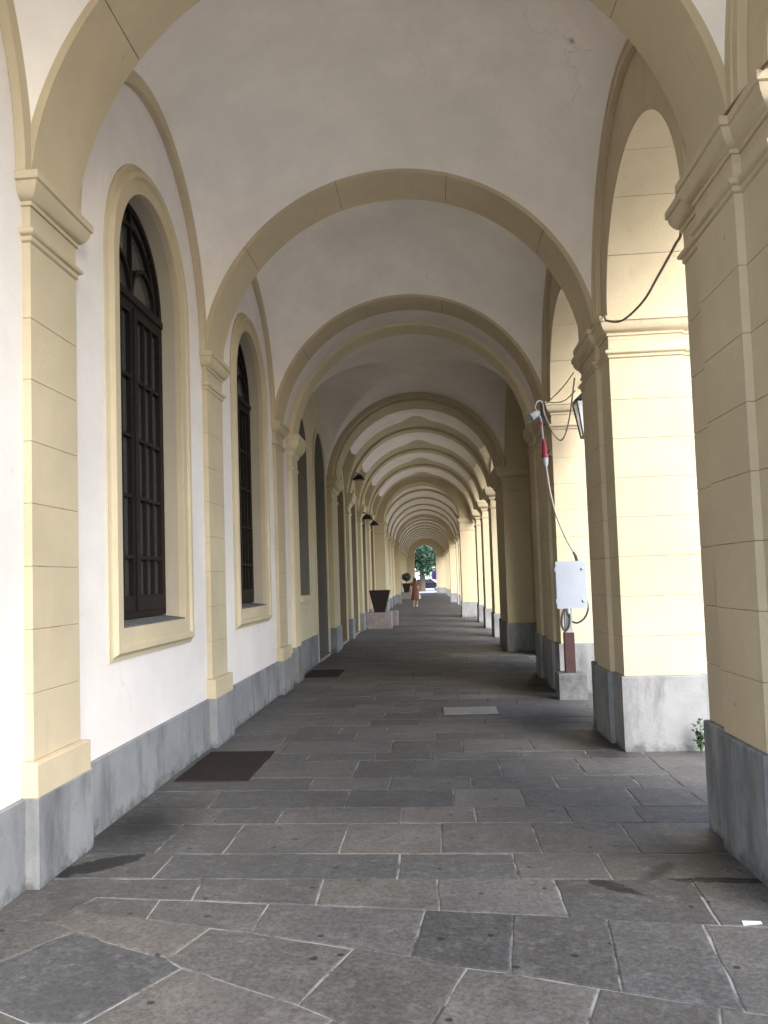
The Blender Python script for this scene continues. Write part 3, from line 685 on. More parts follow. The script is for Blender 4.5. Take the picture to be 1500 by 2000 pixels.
# ================================================================== third stretch: bays with white vault panels
CY_ = [19.4, 23.17, 26.95, 30.68, 34.95]
names = ['first', 'second', 'third']
for i, y in enumerate(CY_[1:4]):
    plain_pillar('slender_pier', rect(1.60, 2.30, y-0.53, y+0.53), (1.9, y, 0), '%s slender bright-sided pier after the broad dark pier' % names[i], 'pier', 'slender piers of the far arcade', 0.62, YEL2)
    plain_pillar('wall_pilaster', rect(XB-0.05, -2.20, y-0.36, y+0.36), (-2.2, y, 0), '%s slender ochre pilaster past the broad pilaster after the doorway' % names[i], 'pilaster', 'pilasters of the far gallery', 0.56, YEL2)
    transverse_arch(y-0.25, y+0.25, 'ochre arch carried by the %s slender pier' % names[i], R=1.88, zc=3.76, mat=YEL2, joints=())
wall3 = thing('niche_wall', (XB, 27, 0), 'ochre inner wall with a row of tall grey blind niches', 'wall')
def white_panel(parent, ya, yb, R, zc, x=XA):
    amax = math.radians(58); n = 60; V, Fc = [], []
    for i in range(n+1):
        th = -amax+2*amax*i/n; s = abs(th)/amax
        endr = math.sqrt(max(0, 1-max(0, (s-0.93)/0.07)**2)) if s > 0.93 else 1
        bump_ = 0.28*max(0, math.cos(min(math.pi/2, abs(math.degrees(th))/13*math.pi/2)))**1.5
        c = (ya+yb)/2; hw = (yb-ya)/2
        y0_, y1_ = c-hw*endr, c+(hw-bump_*2.2)*endr
        for y in (y0_, y1_):
            V.append((x+(R-0.012)*math.sin(th), y, zc+(R-0.012)*math.cos(th)))
    for i in range(n): Fc.append((2*i, 2*i+1, 2*i+3, 2*i+2))
    return smooth(obj('white_panel', (V, Fc), VLT, parent), 60)
for i in range(4):
    a, b = CY_[i], CY_[i+1]; ym = (a+b)/2
    if i == 0: a2 = 19.9
    else: a2 = a+0.25
    b2 = b-0.25 if i < 3 else 34.3
    hb = (b2-a2)/2
    g = groin(a2+0.002, b2-0.002, 1.94, 3.76, 1.1, min(1.33, hb-0.05), 3.95, 2.03, YEL2, ['ochre vault with a white panel, first after the double arch', 'ochre vault with a white panel, second after the double arch', 'ochre vault with a white panel, third after the double arch', 'ochre vault with a white panel, fourth after the double arch'][i], 'ochre vaults with white panels')
    white_panel(g, a2+0.30, b2-1.05, 1.94, 3.76)
    wall_panel(wall3, max(a, 18.9) if i == 0 else a, b, XB, -5.0, 6.8, [(ym+(0.25 if i == 0 else 0), 0.92, 0.0, 3.55)], YEL2, 0.26, 'wall_panel', 0.0, BREV)
    yy = ym+(0.25 if i == 0 else 0)
    obj('niche_panel', box(XB-0.30, XB-0.24, yy-0.95, yy+0.95, 0.5, 4.55), GRYP, wall3); obj('niche_plinth', box(XB-0.30, XB-0.20, yy-0.915, yy+0.915, 0.0, 0.5), PLN, wall3)
    obj('niche_sill', box(XB-0.2, XB+0.04, yy-0.92, yy+0.92, 0.0, 0.05), BENCH, wall3)
    smooth(fixn(obj('niche_moulding', join(arcband(yy, 3.55, 0.925, 1.03, -math.pi/2, math.pi/2, XB-0.02, XB+0.035, 'X', 30), box(XB-0.02, XB+0.035, yy-1.03, yy-0.925, 0, 3.55), box(XB-0.02, XB+0.035, yy+0.925, yy+1.03, 0, 3.55)), CRM, wall3)), 35)
    p0 = 20.40 if i == 0 else a+0.53; p1 = b-0.53 if i < 3 else 34.3
    arcade_arch(a+0.01, b-0.01, (p0+p1)/2, (p1-p0)/2, 1.12, '%s arcade arch after the broad dark pier' % ['first', 'second', 'third', 'fourth'][i], x0=1.63, x1=2.25, mat=YEL2, lining=False)

# ================================================================== far stretches (narrow arch, then barrel ribs)
dx = lambda y: -0.006*max(0, y-30)
def cross_wall(ya, yb, xl, xr, half, xc, label, wl=-5.0, wr=2.6, ztop=6.8):
    t = thing('cross_arch', (xc, ya, 0), label, 'arch')
    for x0, x1 in ((wl, xc-half), (xc+half, wr)):
        pl = rect(x0, x1, ya, yb)
        obj('plinth', loft(pl, [(0.03, 0), (0.03, 0.59), (0.02, 0.60)]), PLN, t); obj('jamb', loft(pl, [(0, 0.595), (0, 3.9)]), YEL2, t)
        smooth(obj('capital', loft(pl, [(0.003, 3.45), (0.025, 3.47), (0.025, 3.5), (0.003, 3.51), (0.003, 3.78), (0.03, 3.80), (0.07, 3.86), (0.075, 3.945)]), YEL2, t), 40)
    n = 40; V, Fc = [], []
    pts = [(wl, 3.947)] + [(xc-half*math.cos(math.pi*i/n), 3.947+half*math.sin(math.pi*i/n)) for i in range(n+1)] + [(wr, 3.947)]
    for x, z in pts: V += [(x, ya, z), (x, yb, z), (x, ya, ztop), (x, yb, ztop)]
    for i in range(len(pts)-1):
        p, q = 4*i, 4*i+4; Fc += [(p, q, q+2, p+2), (p+1, p+3, q+3, q+1), (p, p+1, q+1, q), (p+2, q+2, q+3, p+3)]
    smooth(fixn(obj('spandrel', (V, Fc), YEL2, t)), 35); return t
cross_wall(34.3, 35.6, 0, 0, 1.52, XA-0.08, 'heavy ochre cross arch standing on two thick piers')
cross_wall(55.0, 56.0, 0, 0, 1.62, XA+dx(55)-0.05, 'farther thinner cross arch deep in the gallery')
cross_wall(88.0, 88.9, 0, 0, 1.10, -0.70, 'pale end arch through which the tree and street are seen', wl=-6, wr=5)
farw = thing('distant_gallery_wall', (-2.25, 60, 0), 'pale yellow inner wall receding to the end arch', 'wall')
ribs = [35.6+i*3.88 for i in range(6)] + [56.0+i*3.56 for i in range(10)]
for seg_, (ys, ye, nb) in enumerate(((35.6, 55.0, 5), (56.0, 88.0, 9))):
    st = (ye-ys)/nb
    after = ['the heavy cross arch', 'the farther thinner cross arch'][seg_]; ORD = ['first', 'second', 'third', 'fourth', 'fifth', 'sixth', 'seventh', 'eighth', 'ninth']
    for i in range(nb):
        a, b = ys+i*st, ys+(i+1)*st; ox = dx((a+b)/2)
        wall_panel(farw, a, b, -2.28+ox, -5.0, 6.8, [((a+b)/2, 0.75, 0.9, 3.3)], CRM, 0.16, 'wall_panel', 0.0, CRM)
        obj('blind_panel', box(-2.5+ox, -2.42+ox, (a+b)/2-0.8, (a+b)/2+0.8, 0.85, 4.2), CRM, farw)
        obj('plinth_course', box(-2.4+ox, -2.255+ox, a, b, -0.05, 0.56), PLN, farw)
        vt = thing('barrel_vault', (XA+ox, (a+b)/2, ZI), '%s pale barrel vault bay beyond %s' % (ORD[i], after), 'vault', 'far barrel vault bays')
        smooth(fixn(obj('shell', arcband(XA+ox, 3.80, 1.93, 2.05, -math.pi/2, math.pi/2, a+0.002, b-0.002, 'Y', 40), VLT, vt)), 40)
        arcade_arch(a+0.005, b-0.005, (a+b)/2, st/2-0.5, 1.05, '%s arcade arch beyond %s' % (ORD[i], after), x0=1.60+ox, x1=2.2+ox, mat=YEL2, lining=False, group='far arcade arches')
        if i < nb-1:
            plain_pillar('far_pier', rect(1.57+ox, 2.25+ox, b-0.5, b+0.5), (1.9+ox, b, 0), '%s small bright pier beyond %s' % (ORD[i], after), 'pier', 'far piers', 0.60, YEL2)
            plain_pillar('wall_pilaster', rect(-2.35+ox, -2.20+ox, b-0.3, b+0.3), (-2.2+ox, b, 0), '%s thin pale wall pilaster beyond %s' % (ORD[i], after), 'pilaster', 'far pilasters', 0.56, CRM)
            transverse_arch(b-0.13, b+0.13, '%s thin vault rib beyond %s' % (ORD[i], after), 'far ribs', R=1.85, zc=3.80, xc=XA+ox, mat=YEL2, joints=())

# unseen slab and rear mass added so no light leaks into the gallery
up = thing('added_upper_mass', (-2, 44, 6.8), 'unseen plain mass added above the vaults to keep light out', 'building')
obj('added_top_slab', box(-9.0, 2.65, 0.3, 89.0, 6.802, 7.6), BLDG, up); obj('added_rear_block', box(-9.0, -5.002, 0.3, 89.0, -0.1, 6.80), BLDG, up)

# ================================================================== loose things on the floor
def mat_thing(x0, x1, y0, y1, label):
    t = thing('floor_mat', ((x0+x1)/2, (y0+y1)/2, 0), label, 'mat', 'brown floor mats')
    obj('pile', loft(jag(rect(x0, x1, y0, y1), 0.2, 0.006), [(0, 0.002), (0, 0.010), (-0.012, 0.013)]), MAT_, t)
mat_thing(-2.16, -1.545, 6.88, 8.06, 'dark brown floor mat lying below the larger arched window')
mat_thing(-2.21, -1.62, 14.15, 15.3, 'small dark floor mat lying below the blind niche')
ct = thing('cover_plate', (0.39, 10.34, 0), 'pale metal cover plate set flush in the paving', 'cover plate')
obj('plate', loft(rect(0.075, 0.715, 10.07, 10.61), [(0, 0.002), (0, 0.008), (-0.006, 0.011)]), PLT, ct)
obj('rim', loft(rect(0.06, 0.73, 10.055, 10.625), [(0, 0.0), (0, 0.004), (-0.002, 0.0055)]), BLK, ct)
pp = thing('paper_scrap', (1.38, 4.08, 0), 'small white paper scrap on the paving by the stained plinth', 'paper')
obj('sheet', ([(1.335, 4.06, 0.003), (1.42, 4.072, 0.006), (1.425, 4.105, 0.004), (1.34, 4.095, 0.009), (1.335, 4.06, 0.002), (1.42, 4.072, 0.0045), (1.425, 4.105, 0.003), (1.34, 4.095, 0.007)], [(0, 1, 2, 3), (7, 6, 5, 4), (0, 4, 5, 1), (1, 5, 6, 2), (2, 6, 7, 3), (3, 7, 4, 0)]), PAP, pp)
# weed
wd = thing('weed', (2.30, 7.80, 0), 'small green weed growing at the foot of the bright-sided pier', 'plant')
V, Fc = [], []; rs = random.Random(3)
stems = []
for i in range(15):
    a = rs.uniform(0, 6.28); r = rs.uniform(0.02, 0.09); hgt = rs.uniform(0.12, 0.30)
    p0 = Vector((2.29, 7.80, 0)); p1 = p0+Vector((math.cos(a)*r, -abs(math.sin(a))*r*0.8, hgt)); stems.append(tube([p0, p0.lerp(p1, 0.5)+Vector((0, 0, 0.02)), p1], [0.003, 0.002, 0.001], 5))
    for j in range(9):
        c = p0.lerp(p1, rs.uniform(0.35, 1.05)); d = Vector((rs.uniform(-1, 1), rs.uniform(-1, 0.4), rs.uniform(-0.2, 0.9))).normalized(); s = d.cross(Vector((0, 0, 1))).normalized(); ln = rs.uniform(0.025, 0.05)
        n = len(V); V += [tuple(c), tuple(c+d*ln*0.5+s*ln*0.35), tuple(c+d*ln), tuple(c+d*ln*0.5-s*ln*0.35)]; Fc.append((n, n+1, n+2, n+3))
obj('leaves', (V, Fc), LEAF, wd, kind='stuff'); obj('stems', join(*stems), LEAF, wd)

# ================================================================== electrical cabinet on its post
eb = thing('electrical_cabinet', (1.73, 11.3, 0), 'white electrical cabinet on a maroon post in a concrete block', 'cabinet')
smooth(obj('concrete_base', loft(jag(rect(1.56, 1.91, 11.12, 11.47), 0.12, 0.004), [(0.004, 0.0), (0, 0.02), (0, 0.315), (-0.012, 0.33)]), CON, eb), 20)
obj('post_casing', loft(rect(1.667, 1.793, 11.23, 11.35), [(-0.004, 0.328), (0, 0.332), (0, 0.84), (-0.004, 0.845)]), BRN, eb)
obj('steel_post', loft(rect(1.685, 1.775, 11.245, 11.335), [(0, 0.84), (0, 1.20)]), STL, eb)
cb = obj('housing', loft(rect(1.592, 1.972, 11.235, 11.45), [(-0.006, 1.155), (0, 1.162), (0, 1.755), (-0.006, 1.762)]), CAB, eb)
dr = obj('cabinet_door', join(box(1.59, 1.974, 11.212, 11.232, 1.153, 1.764)), CAB, cb)
for z in (1.66, 1.25):
    obj('door_lock', xf(lathe([(0.017, 0), (0.017, 0.012), (0.010, 0.016)], seg=14), Matrix.Translation((1.925, 11.212, z)) @ Matrix.Rotation(math.pi/2, 4, 'X')), STL, cb)
for z in (1.25, 1.66): obj('hinge', box(1.576, 1.592, 11.215, 11.24, z-0.03, z+0.03), STL, cb)
smooth(obj('black_loop', tube(catmull([(1.70, 11.26, 1.16), (1.65, 11.22, 1.08), (1.635, 11.21, 0.95), (1.67, 11.20, 0.875), (1.72, 11.20, 0.92), (1.74, 11.21, 1.03), (1.735, 11.25, 1.16)]), 0.015, 8), CBD, eb), 60)
smooth(obj('black_loop', tube(catmull([(1.77, 11.29, 0.985), (1.84, 11.25, 0.965), (1.93, 11.25, 1.02), (1.985, 11.26, 1.13), (1.982, 11.30, 1.24), (1.965, 11.33, 1.26)]), 0.013, 8), CBD, eb), 60)
obj('cable_gland', tube([(1.735, 11.25, 1.06), (1.73, 11.22, 1.10), (1.73, 11.22, 1.156)], [0.018, 0.022, 0.022], 10), STL, eb)
obj('conduit_nipple', tube([(1.885, 11.32, 1.76), (1.865, 11.31, 1.83), (1.84, 11.31, 1.885)], [0.022, 0.02, 0.015], 10), CBD, eb)

# plug chain from pier spotlight down to the cabinet
pc = thing('supply_cable', (1.56, 11.5, 3.0), 'pale supply cable with a red connector running down to the white cabinet', 'cable')
smooth(obj('lower_cable', tube(catmull([(1.842, 11.31, 1.883), (1.76, 11.34, 2.06), (1.66, 11.38, 2.35), (1.60, 11.42, 2.65), (1.575, 11.50, 2.95), (1.567, 11.53, 3.08)]), 0.012, 8), CBL, pc), 60)
smooth(obj('upper_cable', tube(catmull([(1.56, 11.56, 3.30), (1.545, 11.57, 3.5), (1.535, 11.58, 3.68), (1.50, 11.58, 3.78)]), 0.017, 8), GRM, pc), 60)
smooth(obj('red_connector', tube([(1.565, 11.53, 3.165), (1.565, 11.53, 3.19), (1.562, 11.54, 3.25), (1.559, 11.55, 3.34), (1.557, 11.56, 3.42)], [0.045, 0.05, 0.036, 0.030, 0.018], 14), RED, pc), 50)
smooth(obj('white_plug', tube([(1.568, 11.53, 3.05), (1.567, 11.53, 3.10), (1.566, 11.53, 3.165)], [0.022, 0.034, 0.038], 14), CAB, pc), 50)
obj('black_cap', tube([(1.61, 11.54, 3.19), (1.635, 11.55, 3.26)], [0.04, 0.02], 10), CBD, pc)
sp_t = thing('spotlight', (1.56, 11.6, 3.75), 'small grey spotlight and socket box clamped under the dark impost', 'spotlight')
obj('socket_box', loft(rect(1.545, 1.60, 11.585, 11.68), [(-0.005, 3.62), (0, 3.63), (0, 3.92), (-0.005, 3.93)]), BLK, sp_t)
smooth(obj('lamp_head', tube([(1.385, 11.50, 3.71), (1.42, 11.52, 3.735), (1.47, 11.54, 3.765), (1.51, 11.56, 3.79)], [0.052, 0.052, 0.048, 0.025], 14), GRM, sp_t), 50)
obj('red_socket', loft(rect(1.515, 1.545, 11.56, 11.62), [(0, 3.56), (0, 3.66)]), RED, sp_t)
obj('bracket', box(1.50, 1.56, 11.56, 11.585, 3.77, 3.81), BLK, sp_t)

# loose cables strung from impost to impost
def cable(label, segs, r=0.011, mat=CBB):
    t = thing('strung_cable', segs[0][0], label, 'cable', 'cables strung along the arcade')
    smooth(obj('cable', tube(catmull(segs[0]), r, 7), mat, t), 60)
yfar1 = YC(0)+0.713; ynear2 = YC(1)-0.713
cable('dark cable sagging from the stained pier to the bright-sided pier', [[(1.64, 1.7, 3.957), (1.66, 2.4, 3.74), (1.66, 3.2, 3.78), (1.64, 3.9, 3.93), (1.62, 4.25, 3.96), (1.60, 4.6, 3.958), (1.62, 5.4, 3.958), tuple(at(1330, 452, 'Y', 5.62)), tuple(at(1318, 480, 'Y', 5.75)), tuple(at(1285, 540, 'Y', 6.3)), tuple(at(1255, 590, 'Y', 6.8)), tuple(at(1215, 626, 'Y', 7.4)), tuple(at(1185, 626, 'Y', 7.75)), (1.64, ynear2-0.03, 3.957), (1.60, YC(1), 3.957), (1.62, YC(1)+0.65, 3.957)]], 0.010)
yfar2 = YC(1)+0.713; ynear3 = YC(2)-0.713
cable('thin grey cable running taut from the bright-sided pier to the dark pier', [[(1.62, yfar2+0.05, 3.80), (1.63, 10.3, 3.83), (1.63, ynear3-0.06, 3.93), (1.62, ynear3+0.2, 3.957)]], 0.007, CBL)
cable('thin grey cable drooping between the bright-sided pier and the dark pier', [[(1.63, yfar2+0.06, 3.60), (1.64, 10.2, 3.66), (1.64, 11.0, 3.80), (1.63, ynear3-0.05, 3.94), (1.6, ynear3+0.25, 3.958)]], 0.007, CBL)
cable('pale cable looping low below the spotlight', [[(1.63, yfar2+0.07, 3.74), (1.68, 10.2, 3.42), (1.70, 10.9, 3.30), (1.66, 11.3, 3.44), (1.58, 11.52, 3.75), (1.56, 11.56, 3.92), (1.50, 11.55, 3.94), (1.46, 11.54, 3.86), (1.48, 11.55, 3.80)]], 0.010, CBL)
# lanterns on the street side
def lantern(x, y, z, label, s=1.0):
    t = thing('street_lantern', (x, y, z), label, 'lantern', 'black lanterns under the arcade arches')
    def ring(h, zz): return [(x-h*s, y-h*s, zz), (x+h*s, y-h*s, zz), (x+h*s, y+h*s, zz), (x-h*s, y+h*s, zz)]
    A, B = ring(0.16, z+0.46*s), ring(0.085, z)
    for i in range(4):
        obj('frame_bar', tube([A[i], B[i]], 0.011*s, 6), BLK, t); obj('frame_bar', tube([A[i], A[(i+1) % 4]], 0.012*s, 6), BLK, t); obj('frame_bar', tube([B[i], B[(i+1) % 4]], 0.011*s, 6), BLK, t)
        obj('pane', ([A[i], A[(i+1) % 4], B[(i+1) % 4], B[i]], [(0, 1, 2, 3)]), LGL, t)
    R = ring(0.18, z+0.47*s); Tp = ring(0.05, z+0.60*s)
    obj('roof', (R+Tp, [(3, 2, 1, 0), (4, 5, 6, 7), (0, 1, 5, 4), (1, 2, 6, 5), (2, 3, 7, 6), (3, 0, 4, 7)]), BLK, t)
    smooth(obj('finial', lathe([(0.03*s, z+0.60*s), (0.05*s, z+0.64*s), (0.02*s, z+0.68*s), (0.012*s, z+0.72*s)], (x, y, 0), 12), BLK, t), 50)
    smooth(obj('tail', lathe([(0.012*s, z-0.09*s), (0.03*s, z-0.05*s), (0.06*s, z-0.005*s)], (x, y, 0), 12), BLK, t), 50)
    return t
l1 = lantern(2.08, 11.15, 3.36, 'black glazed lantern hanging under the arcade arch by the white cabinet')
obj('bracket', tube([(2.08, 11.15, 4.08), (2.12, 11.3, 4.2), (2.16, 11.56, 4.22), (2.16, 11.72, 4.15)], 0.012, 8), BLK, l1)
l2 = lantern(2.0, 21.9, 3.25, 'black glazed lantern under the first arch past the broad dark pier', 1.1)
obj('bracket', tube([(2.0, 21.9, 4.04), (2.0, 22.1, 4.2), (2.0, 22.45, 4.2), (2.0, 22.66, 4.1)], 0.012, 8), BLK, l2)

# wall lamps on the left
def wall_lamp(x, y, z, label):
    t = thing('wall_lamp', (x, y, z), label, 'lamp', 'black wall lamps on the far pilasters')
    smooth(obj('shade', lathe([(0.17, 0), (0.165, 0.02), (0.09, 0.12), (0.05, 0.15), (0.02, 0.16)], (x, y, z), 20), BLK, t), 35)
    obj('arm', tube([(x, y, z+0.15), (x-0.1, y, z+0.22), (-2.21, y, z+0.2)], 0.015, 8), BLK, t)
    obj('wall_plate', box(-2.215, -2.195, y-0.05, y+0.05, z+0.12, z+0.28), BLK, t)
    smooth(obj('bulb', lathe([(0.02, -0.03), (0.045, 0.0), (0.045, 0.04), (0.02, 0.07)], (x, y, z), 12), CAB, t), 50)
wall_lamp(-1.90, 22.95, 4.32, 'black wall lamp on the first slender pilaster')
wall_lamp(-1.97, 26.6, 3.50, 'black wall lamp on the second slender pilaster, hung lower')
wall_lamp(-1.95, 29.4, 3.48, 'black wall lamp just before the third slender pilaster')

# stone benches and planters
def planter_set(x0, y0, label_b, label_p, bush=None):
    b = thing('stone_bench', (x0+0.4, y0+0.3, 0), label_b, 'bench', 'stone blocks along the inner wall')
    obj('seat_block', loft(jag(rect(x0, x0+0.79, y0, y0+0.75), 0.3, 0.004), [(-0.01, 0), (0, 0.015), (0, 0.51), (-0.02, 0.53)]), BENCH, b)
    p = thing('tapered_planter', (x0+0.42, y0+0.35, 0.53), label_p, 'planter', 'dark tapered planters')
    r0, r1 = rect(x0+0.24, x0+0.58, y0+0.12, y0+0.55), rect(x0+0.08, x0+0.76, y0+0.02, y0+0.72)
    V = [(x, y, 0.532) for x, y in r0]+[(x, y, 1.25) for x, y in r1]+[(x, y, 1.25) for x, y in offs(r1, -0.03)]+[(x, y, 1.17) for x, y in offs(r1, -0.03)]
    Fc = [(3, 2, 1, 0)]+[(k*4+i, k*4+(i+1) % 4, (k+1)*4+(i+1) % 4, (k+1)*4+i) for k in range(3) for i in range(4)]
    obj('tub', (V, Fc), PLAN, p); obj('soil', (V[12:], [(0, 1, 2, 3)]), BARK, p)
    return p
planter_set(-2.16, 27.62, 'pinkish stone bench block against the niche wall, carrying the nearer planter', 'dark brown tapered planter standing on the nearer stone bench, empty')
b2_ = thing('stone_bench', (-1.2, 29.6, 0), 'low stone block just past the bench with the empty planter', 'bench', 'stone blocks along the inner wall')
obj('seat_block', loft(rect(-1.55, -1.24, 29.3, 30.0), [(-0.01, 0), (0, 0.015), (0, 0.49), (-0.02, 0.51)]), BENCH, b2_)
p2 = planter_set(-2.45, 66.0, 'far stone bench block carrying the clipped bush', 'far dark planter holding a round clipped bush')
bu = thing('clipped_bush', (-2.02, 66.4, 1.2), 'dark round clipped bush in the far planter', 'bush')
V, Fc = [], []
for i in range(700):
    d = Vector((rs.gauss(0, 1), rs.gauss(0, 1), rs.gauss(0, 1))).normalized(); c = Vector((-2.02, 66.37, 1.72))+d*0.33*rs.uniform(0.75, 1.05)
    s = Vector((rs.gauss(0, 1), rs.gauss(0, 1), rs.gauss(0, 1))).normalized()*0.05; u = s.cross(d).normalized()*0.04; n = len(V)
    V += [tuple(c+s), tuple(c+u), tuple(c-s), tuple(c-u)]; Fc.append((n, n+1, n+2, n+3))
obj('foliage', (V, Fc), LEAFD, bu, kind='stuff'); obj('stem', tube([(-2.02, 66.37, 1.17), (-2.02, 66.37, 1.6)], 0.03, 8), BARK, bu)

# ================================================================== person walking
def person(x, y):
    t = thing('person', (x, y, 0), 'person in a long rust dress walking down the far gallery, white bag in hand', 'person')
    J = {'pel': (0, 0, 0.92, .13), 'sp': (0, 0, 1.12, .11), 'ch': (0, -.01, 1.30, .125), 'nk': (0, 0, 1.42, .05), 'hd': (0, .02, 1.50, .075), 'ht': (0, .02, 1.58, .07),
         'ls': (-.15, 0, 1.36, .05), 'le': (-.21, .02, 1.11, .04), 'lw': (-.22, -.06, .88, .028), 'lh': (-.22, -.08, .80, .03),
         'rs': (.15, 0, 1.36, .05), 're': (.20, -.04, 1.11, .04), 'rw': (.22, .05, .88, .028), 'rh': (.22, .07, .80, .03),
         'lp': (-.09, 0, .86, .09), 'lk': (-.09, -.08, .48, .058), 'la': (-.09, .06, .10, .036), 'lt': (-.09, -.08, .035, .032),
         'rp': (.09, 0, .86, .09), 'rk': (.09, .08, .47, .058), 'ra': (.09, .20, .10, .036), 'rt': (.09, .08, .035, .032)}
    E = [('pel', 'sp'), ('sp', 'ch'), ('ch', 'nk'), ('nk', 'hd'), ('hd', 'ht'), ('ch', 'ls'), ('ls', 'le'), ('le', 'lw'), ('lw', 'lh'), ('ch', 'rs'), ('rs', 're'), ('re', 'rw'), ('rw', 'rh'),
         ('pel', 'lp'), ('lp', 'lk'), ('lk', 'la'), ('la', 'lt'), ('pel', 'rp'), ('rp', 'rk'), ('rk', 'ra'), ('ra', 'rt')]
    # fingers
    for s, hx in (('l', -1), ('r', 1)):
        hpos = J[s+'h']
        for i in range(4):
            nm = s+'f%d' % i; J[nm] = (hpos[0]+hx*0.004, hpos[1]-0.027+0.018*i, hpos[2]-0.08+0.006*abs(i-1.5), .009); E.append((s+'h', nm))
        J[s+'th'] = (hpos[0]-hx*0.02, hpos[1]-0.045, hpos[2]-0.04, .010); E.append((s+'h', s+'th'))
    keys = list(J); me = bpy.data.meshes.new('body'); me.from_pydata([J[k][:3] for k in keys], [(keys.index(a), keys.index(b)) for a, b in E], [])
    o = bpy.data.objects.new('body', me); COL.objects.link(o); me.materials.append(SKIN)
    o.modifiers.new('skin', 'SKIN')
    for i, k in enumerate(keys): me.skin_vertices[0].data[i].radius = (J[k][3], J[k][3])
    me.skin_vertices[0].data[0].use_root = True
    sb = o.modifiers.new('sub', 'SUBSURF'); sb.levels = 2; sb.render_levels = 2
    o.parent = t
    seg = 24; prof = [(0.09, 0.085, 1.41), (0.17, 0.11, 1.37), (0.165, 0.125, 1.25), (0.14, 0.115, 1.10), (0.175, 0.14, 0.92), (0.20, 0.17, 0.75), (0.22, 0.20, 0.55), (0.24, 0.23, 0.38)]
    V, Fc = [], []
    for k, (a, b, z) in enumerate(prof):
        for i in range(seg):
            th = 2*math.pi*i/seg; fl = 1+0.06*max(0, k-4)/3*math.sin(th*6+k); V.append((a*fl*math.cos(th), b*fl*math.sin(th), z+(0.03*math.sin(th*3) if k == len(prof)-1 else 0)))
    for k in range(len(prof)-1):
        for i in range(seg): Fc.append((k*seg+i, (k+1)*seg+i, (k+1)*seg+(i+1) % seg, k*seg+(i+1) % seg))
    d = obj('dress', (V, Fc), DRS); d.parent = t; smooth(fixn(d), 60)
    for s in (-1, 1):
        q = obj('sleeve', tube([(s*.13, 0, 1.37), (s*.17, 0, 1.30), (s*.20, .0, 1.16)], [.065, .062, .058], 12), DRS); q.parent = t
    hh = obj('hair', lathe([(0.02, 1.645), (0.07, 1.63), (0.098, 1.58), (0.10, 1.50), (0.095, 1.40), (0.08, 1.30), (0.03, 1.24)], (0, -0.0, 0), 16)); hh.data.materials.append(HAIR); hh.parent = t; hh.location = (0, -0.03, 0)
    for s in (-1, 1):
        e = obj('shoe', loft([(s*.09-.035, (-.14 if s < 0 else .0)), (s*.09+.035, (-.14 if s < 0 else .0)), (s*.09+.03, (.1 if s < 0 else .24)), (s*.09-.03, (.1 if s < 0 else .24))], [(0, 0), (0, .03), (-.015, .06)]), CRM); e.parent = t
    bgd = thing('handbag', (x+0.25, y+0.05, 0.4), 'small white bag carried by the walking person', 'bag')
    obj('bag_body', loft(rect(x+.21, x+.30, y-.05, y+.20), [(-.02, .42), (0, .44), (0, .66), (-.03, .68)]), PAP, bgd)
    obj('bag_handle', tube([(x+.255, y-.02, .67), (x+.235, y+.04, .80), (x+.235, y+.10, .80), (x+.255, y+.17, .67)], .008, 6), PAP, bgd)
person(-1.02, 49.0)

# ================================================================== beyond the end arch
def tree(x, y, hgt, rad, label, seed):
    r = random.Random(seed); t = thing('plane_tree', (x, y, 0), label, 'tree')
    obj('trunk', tube([(x, y, -0.15), (x+.1, y, 1.5), (x-.05, y, 3.2), (x+.1, y, hgt*0.6)], [0.42, 0.32, 0.26, 0.12], 12), BARK, t)
    V, Fc = [], []; cl = []
    for i in range(46):
        a = r.uniform(0, 6.28); u = r.uniform(-1, 1); k = r.uniform(0.35, 1)**0.6
        c = Vector((x+rad*k*math.cos(a)*math.sqrt(1-u*u), y+rad*k*math.sin(a)*math.sqrt(1-u*u), hgt*0.62+hgt*0.36*u*k)); cl.append(c)
        obj('limb', tube([(x, y, hgt*0.42), tuple(Vector((x, y, hgt*0.5)).lerp(c, 0.5)), tuple(c)], [0.09, 0.05, 0.02], 6), BARK, t) if i % 4 == 0 else None
    for i in range(15000):
        c = r.choice(cl)+Vector((r.gauss(0, 1), r.gauss(0, 1), r.gauss(0, 0.8)))*rad*0.17
        d = Vector((r.gauss(0, 1), r.gauss(0, 1), r.gauss(0, 1))).normalized()*r.uniform(0.12, 0.24); s = d.cross(Vector((r.gauss(0, 1), r.gauss(0, 1), r.gauss(0, 1)))).normalized()*d.length*0.5
        n = len(V); V += [tuple(c-d), tuple(c+s), tuple(c+d), tuple(c-s)]; Fc.append((n, n+1, n+2, n+3))
    obj('crown', (V, Fc), LEAFD, t, kind='stuff')
tree(-1.3, 104, 8.4, 3.0, 'dark green leafy tree framed by the end arch', 5)
obj_kb = tag(obj('far_street', box(-60, 60, 92.02, 330, -0.5, -0.01), PAV), kind='structure')
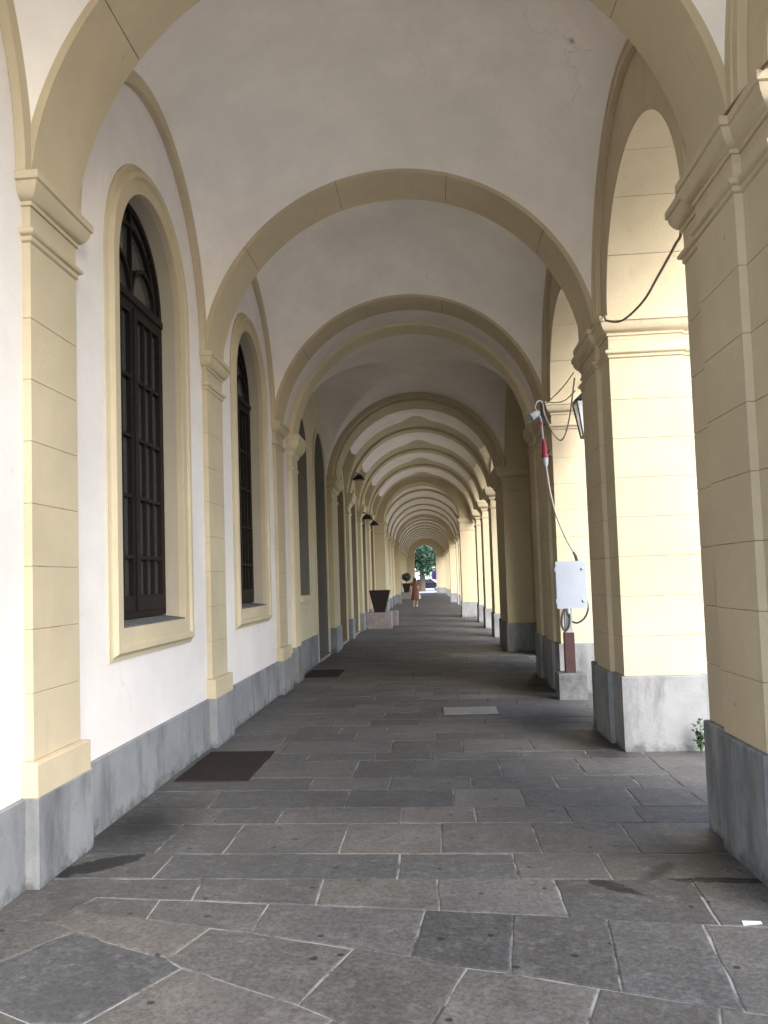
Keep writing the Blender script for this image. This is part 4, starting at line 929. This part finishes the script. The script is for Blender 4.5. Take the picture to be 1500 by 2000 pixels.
def vehicle(name, x, y, prof, w, label, cat, mat, wins, wheels, wr):
    t = thing(name, (x, y, 0), label, cat)
    pts = prof; n = len(pts); V = [(x+px, y-w/2, pz) for px, pz in pts]+[(x+px, y+w/2, pz) for px, pz in pts]
    Fc = [tuple(range(n)), tuple(range(2*n-1, n-1, -1))]+[(i, i+n, (i+1) % n+n, (i+1) % n) for i in range(n)]
    o = fixn(obj('body', (V, Fc), mat, t)); bv = o.modifiers.new('b', 'BEVEL'); bv.width = 0.05; bv.segments = 2
    for pl in wins:
        for sy in (-1, 1): obj('window', ([(x+a, y+sy*(w/2+0.004), b) for a, b in pl], [tuple(range(len(pl)))]), GLS, t)
    for wx in wheels:
        for sy in (-1, 1):
            tw = obj('wheel', xf(lathe([(wr*0.6, -0.1), (wr, -0.09), (wr, 0.09), (wr*0.6, 0.1)], seg=20), Matrix.Translation((x+wx, y+sy*(w/2-0.1), wr-0.01)) @ Matrix.Rotation(math.pi/2, 4, 'X')), TYR, t)
            obj('rim', xf(lathe([(wr*0.55, -0.11), (wr*0.55, 0.11)], seg=16), Matrix.Translation((x+wx, y+sy*(w/2-0.1), wr-0.01)) @ Matrix.Rotation(math.pi/2, 4, 'X')), STL, tw)
vehicle('delivery_van', -1.4, 114, [(-1.6, 0.4), (3.2, 0.4), (3.2, 1.2), (2.6, 1.35), (2.0, 2.3), (-1.6, 2.4)], 2.0, 'white delivery van parked across the street beyond the end arch', 'van', VANW, [[(1.3, 1.4), (2.4, 1.4), (1.9, 2.1), (1.3, 2.1)]], (-0.8, 2.3), 0.36)
vehicle('parked_car', -1.6, 109, [(-1.2, 0.3), (2.9, 0.3), (3.0, 0.75), (2.1, 0.95), (1.4, 1.45), (-0.2, 1.48), (-1.1, 0.95), (-1.25, 0.7)], 1.75, 'dark blue car parked just outside the end arch', 'car', CARB, [[(-0.6, 0.98), (1.85, 0.98), (1.3, 1.38), (-0.1, 1.38)]], (-0.4, 2.1), 0.32)
pu = thing('market_parasol', (0.75, 108, 0), 'purple closed parasol standing across the street', 'parasol')
smooth(obj('canopy', lathe([(0.55, 1.35), (0.85, 1.75), (0.8, 2.25), (0.3, 2.75), (0.04, 2.95)], (0.75, 108, 0), 16), PUR, pu), 50); obj('pole', tube([(0.75, 108, -0.02), (0.75, 108, 1.5)], 0.04, 8), STL, pu); obj('foot', lathe([(0.3, -0.01), (0.3, 0.08)], (0.75, 108, 0), 16), STL, pu)
hb_ = thing('far_building', (0, 140, 0), 'pale far building across the street behind the tree', 'building')
obj('wall', box(-30, 30, 140, 150, -0.1, 9), BLDG, hb_)
for ix in range(-9, 10):
    for iz in range(3):
        w_ = obj('window', box(ix*3-0.6, ix*3+0.6, 139.94, 139.99, 1.2+iz*2.8, 2.9+iz*2.8), GLS, hb_); obj('sill', box(ix*3-0.75, ix*3+0.75, 139.8, 139.998, 1.05+iz*2.8, 1.17+iz*2.8), BLDG, w_)
print('slabs', nslab)
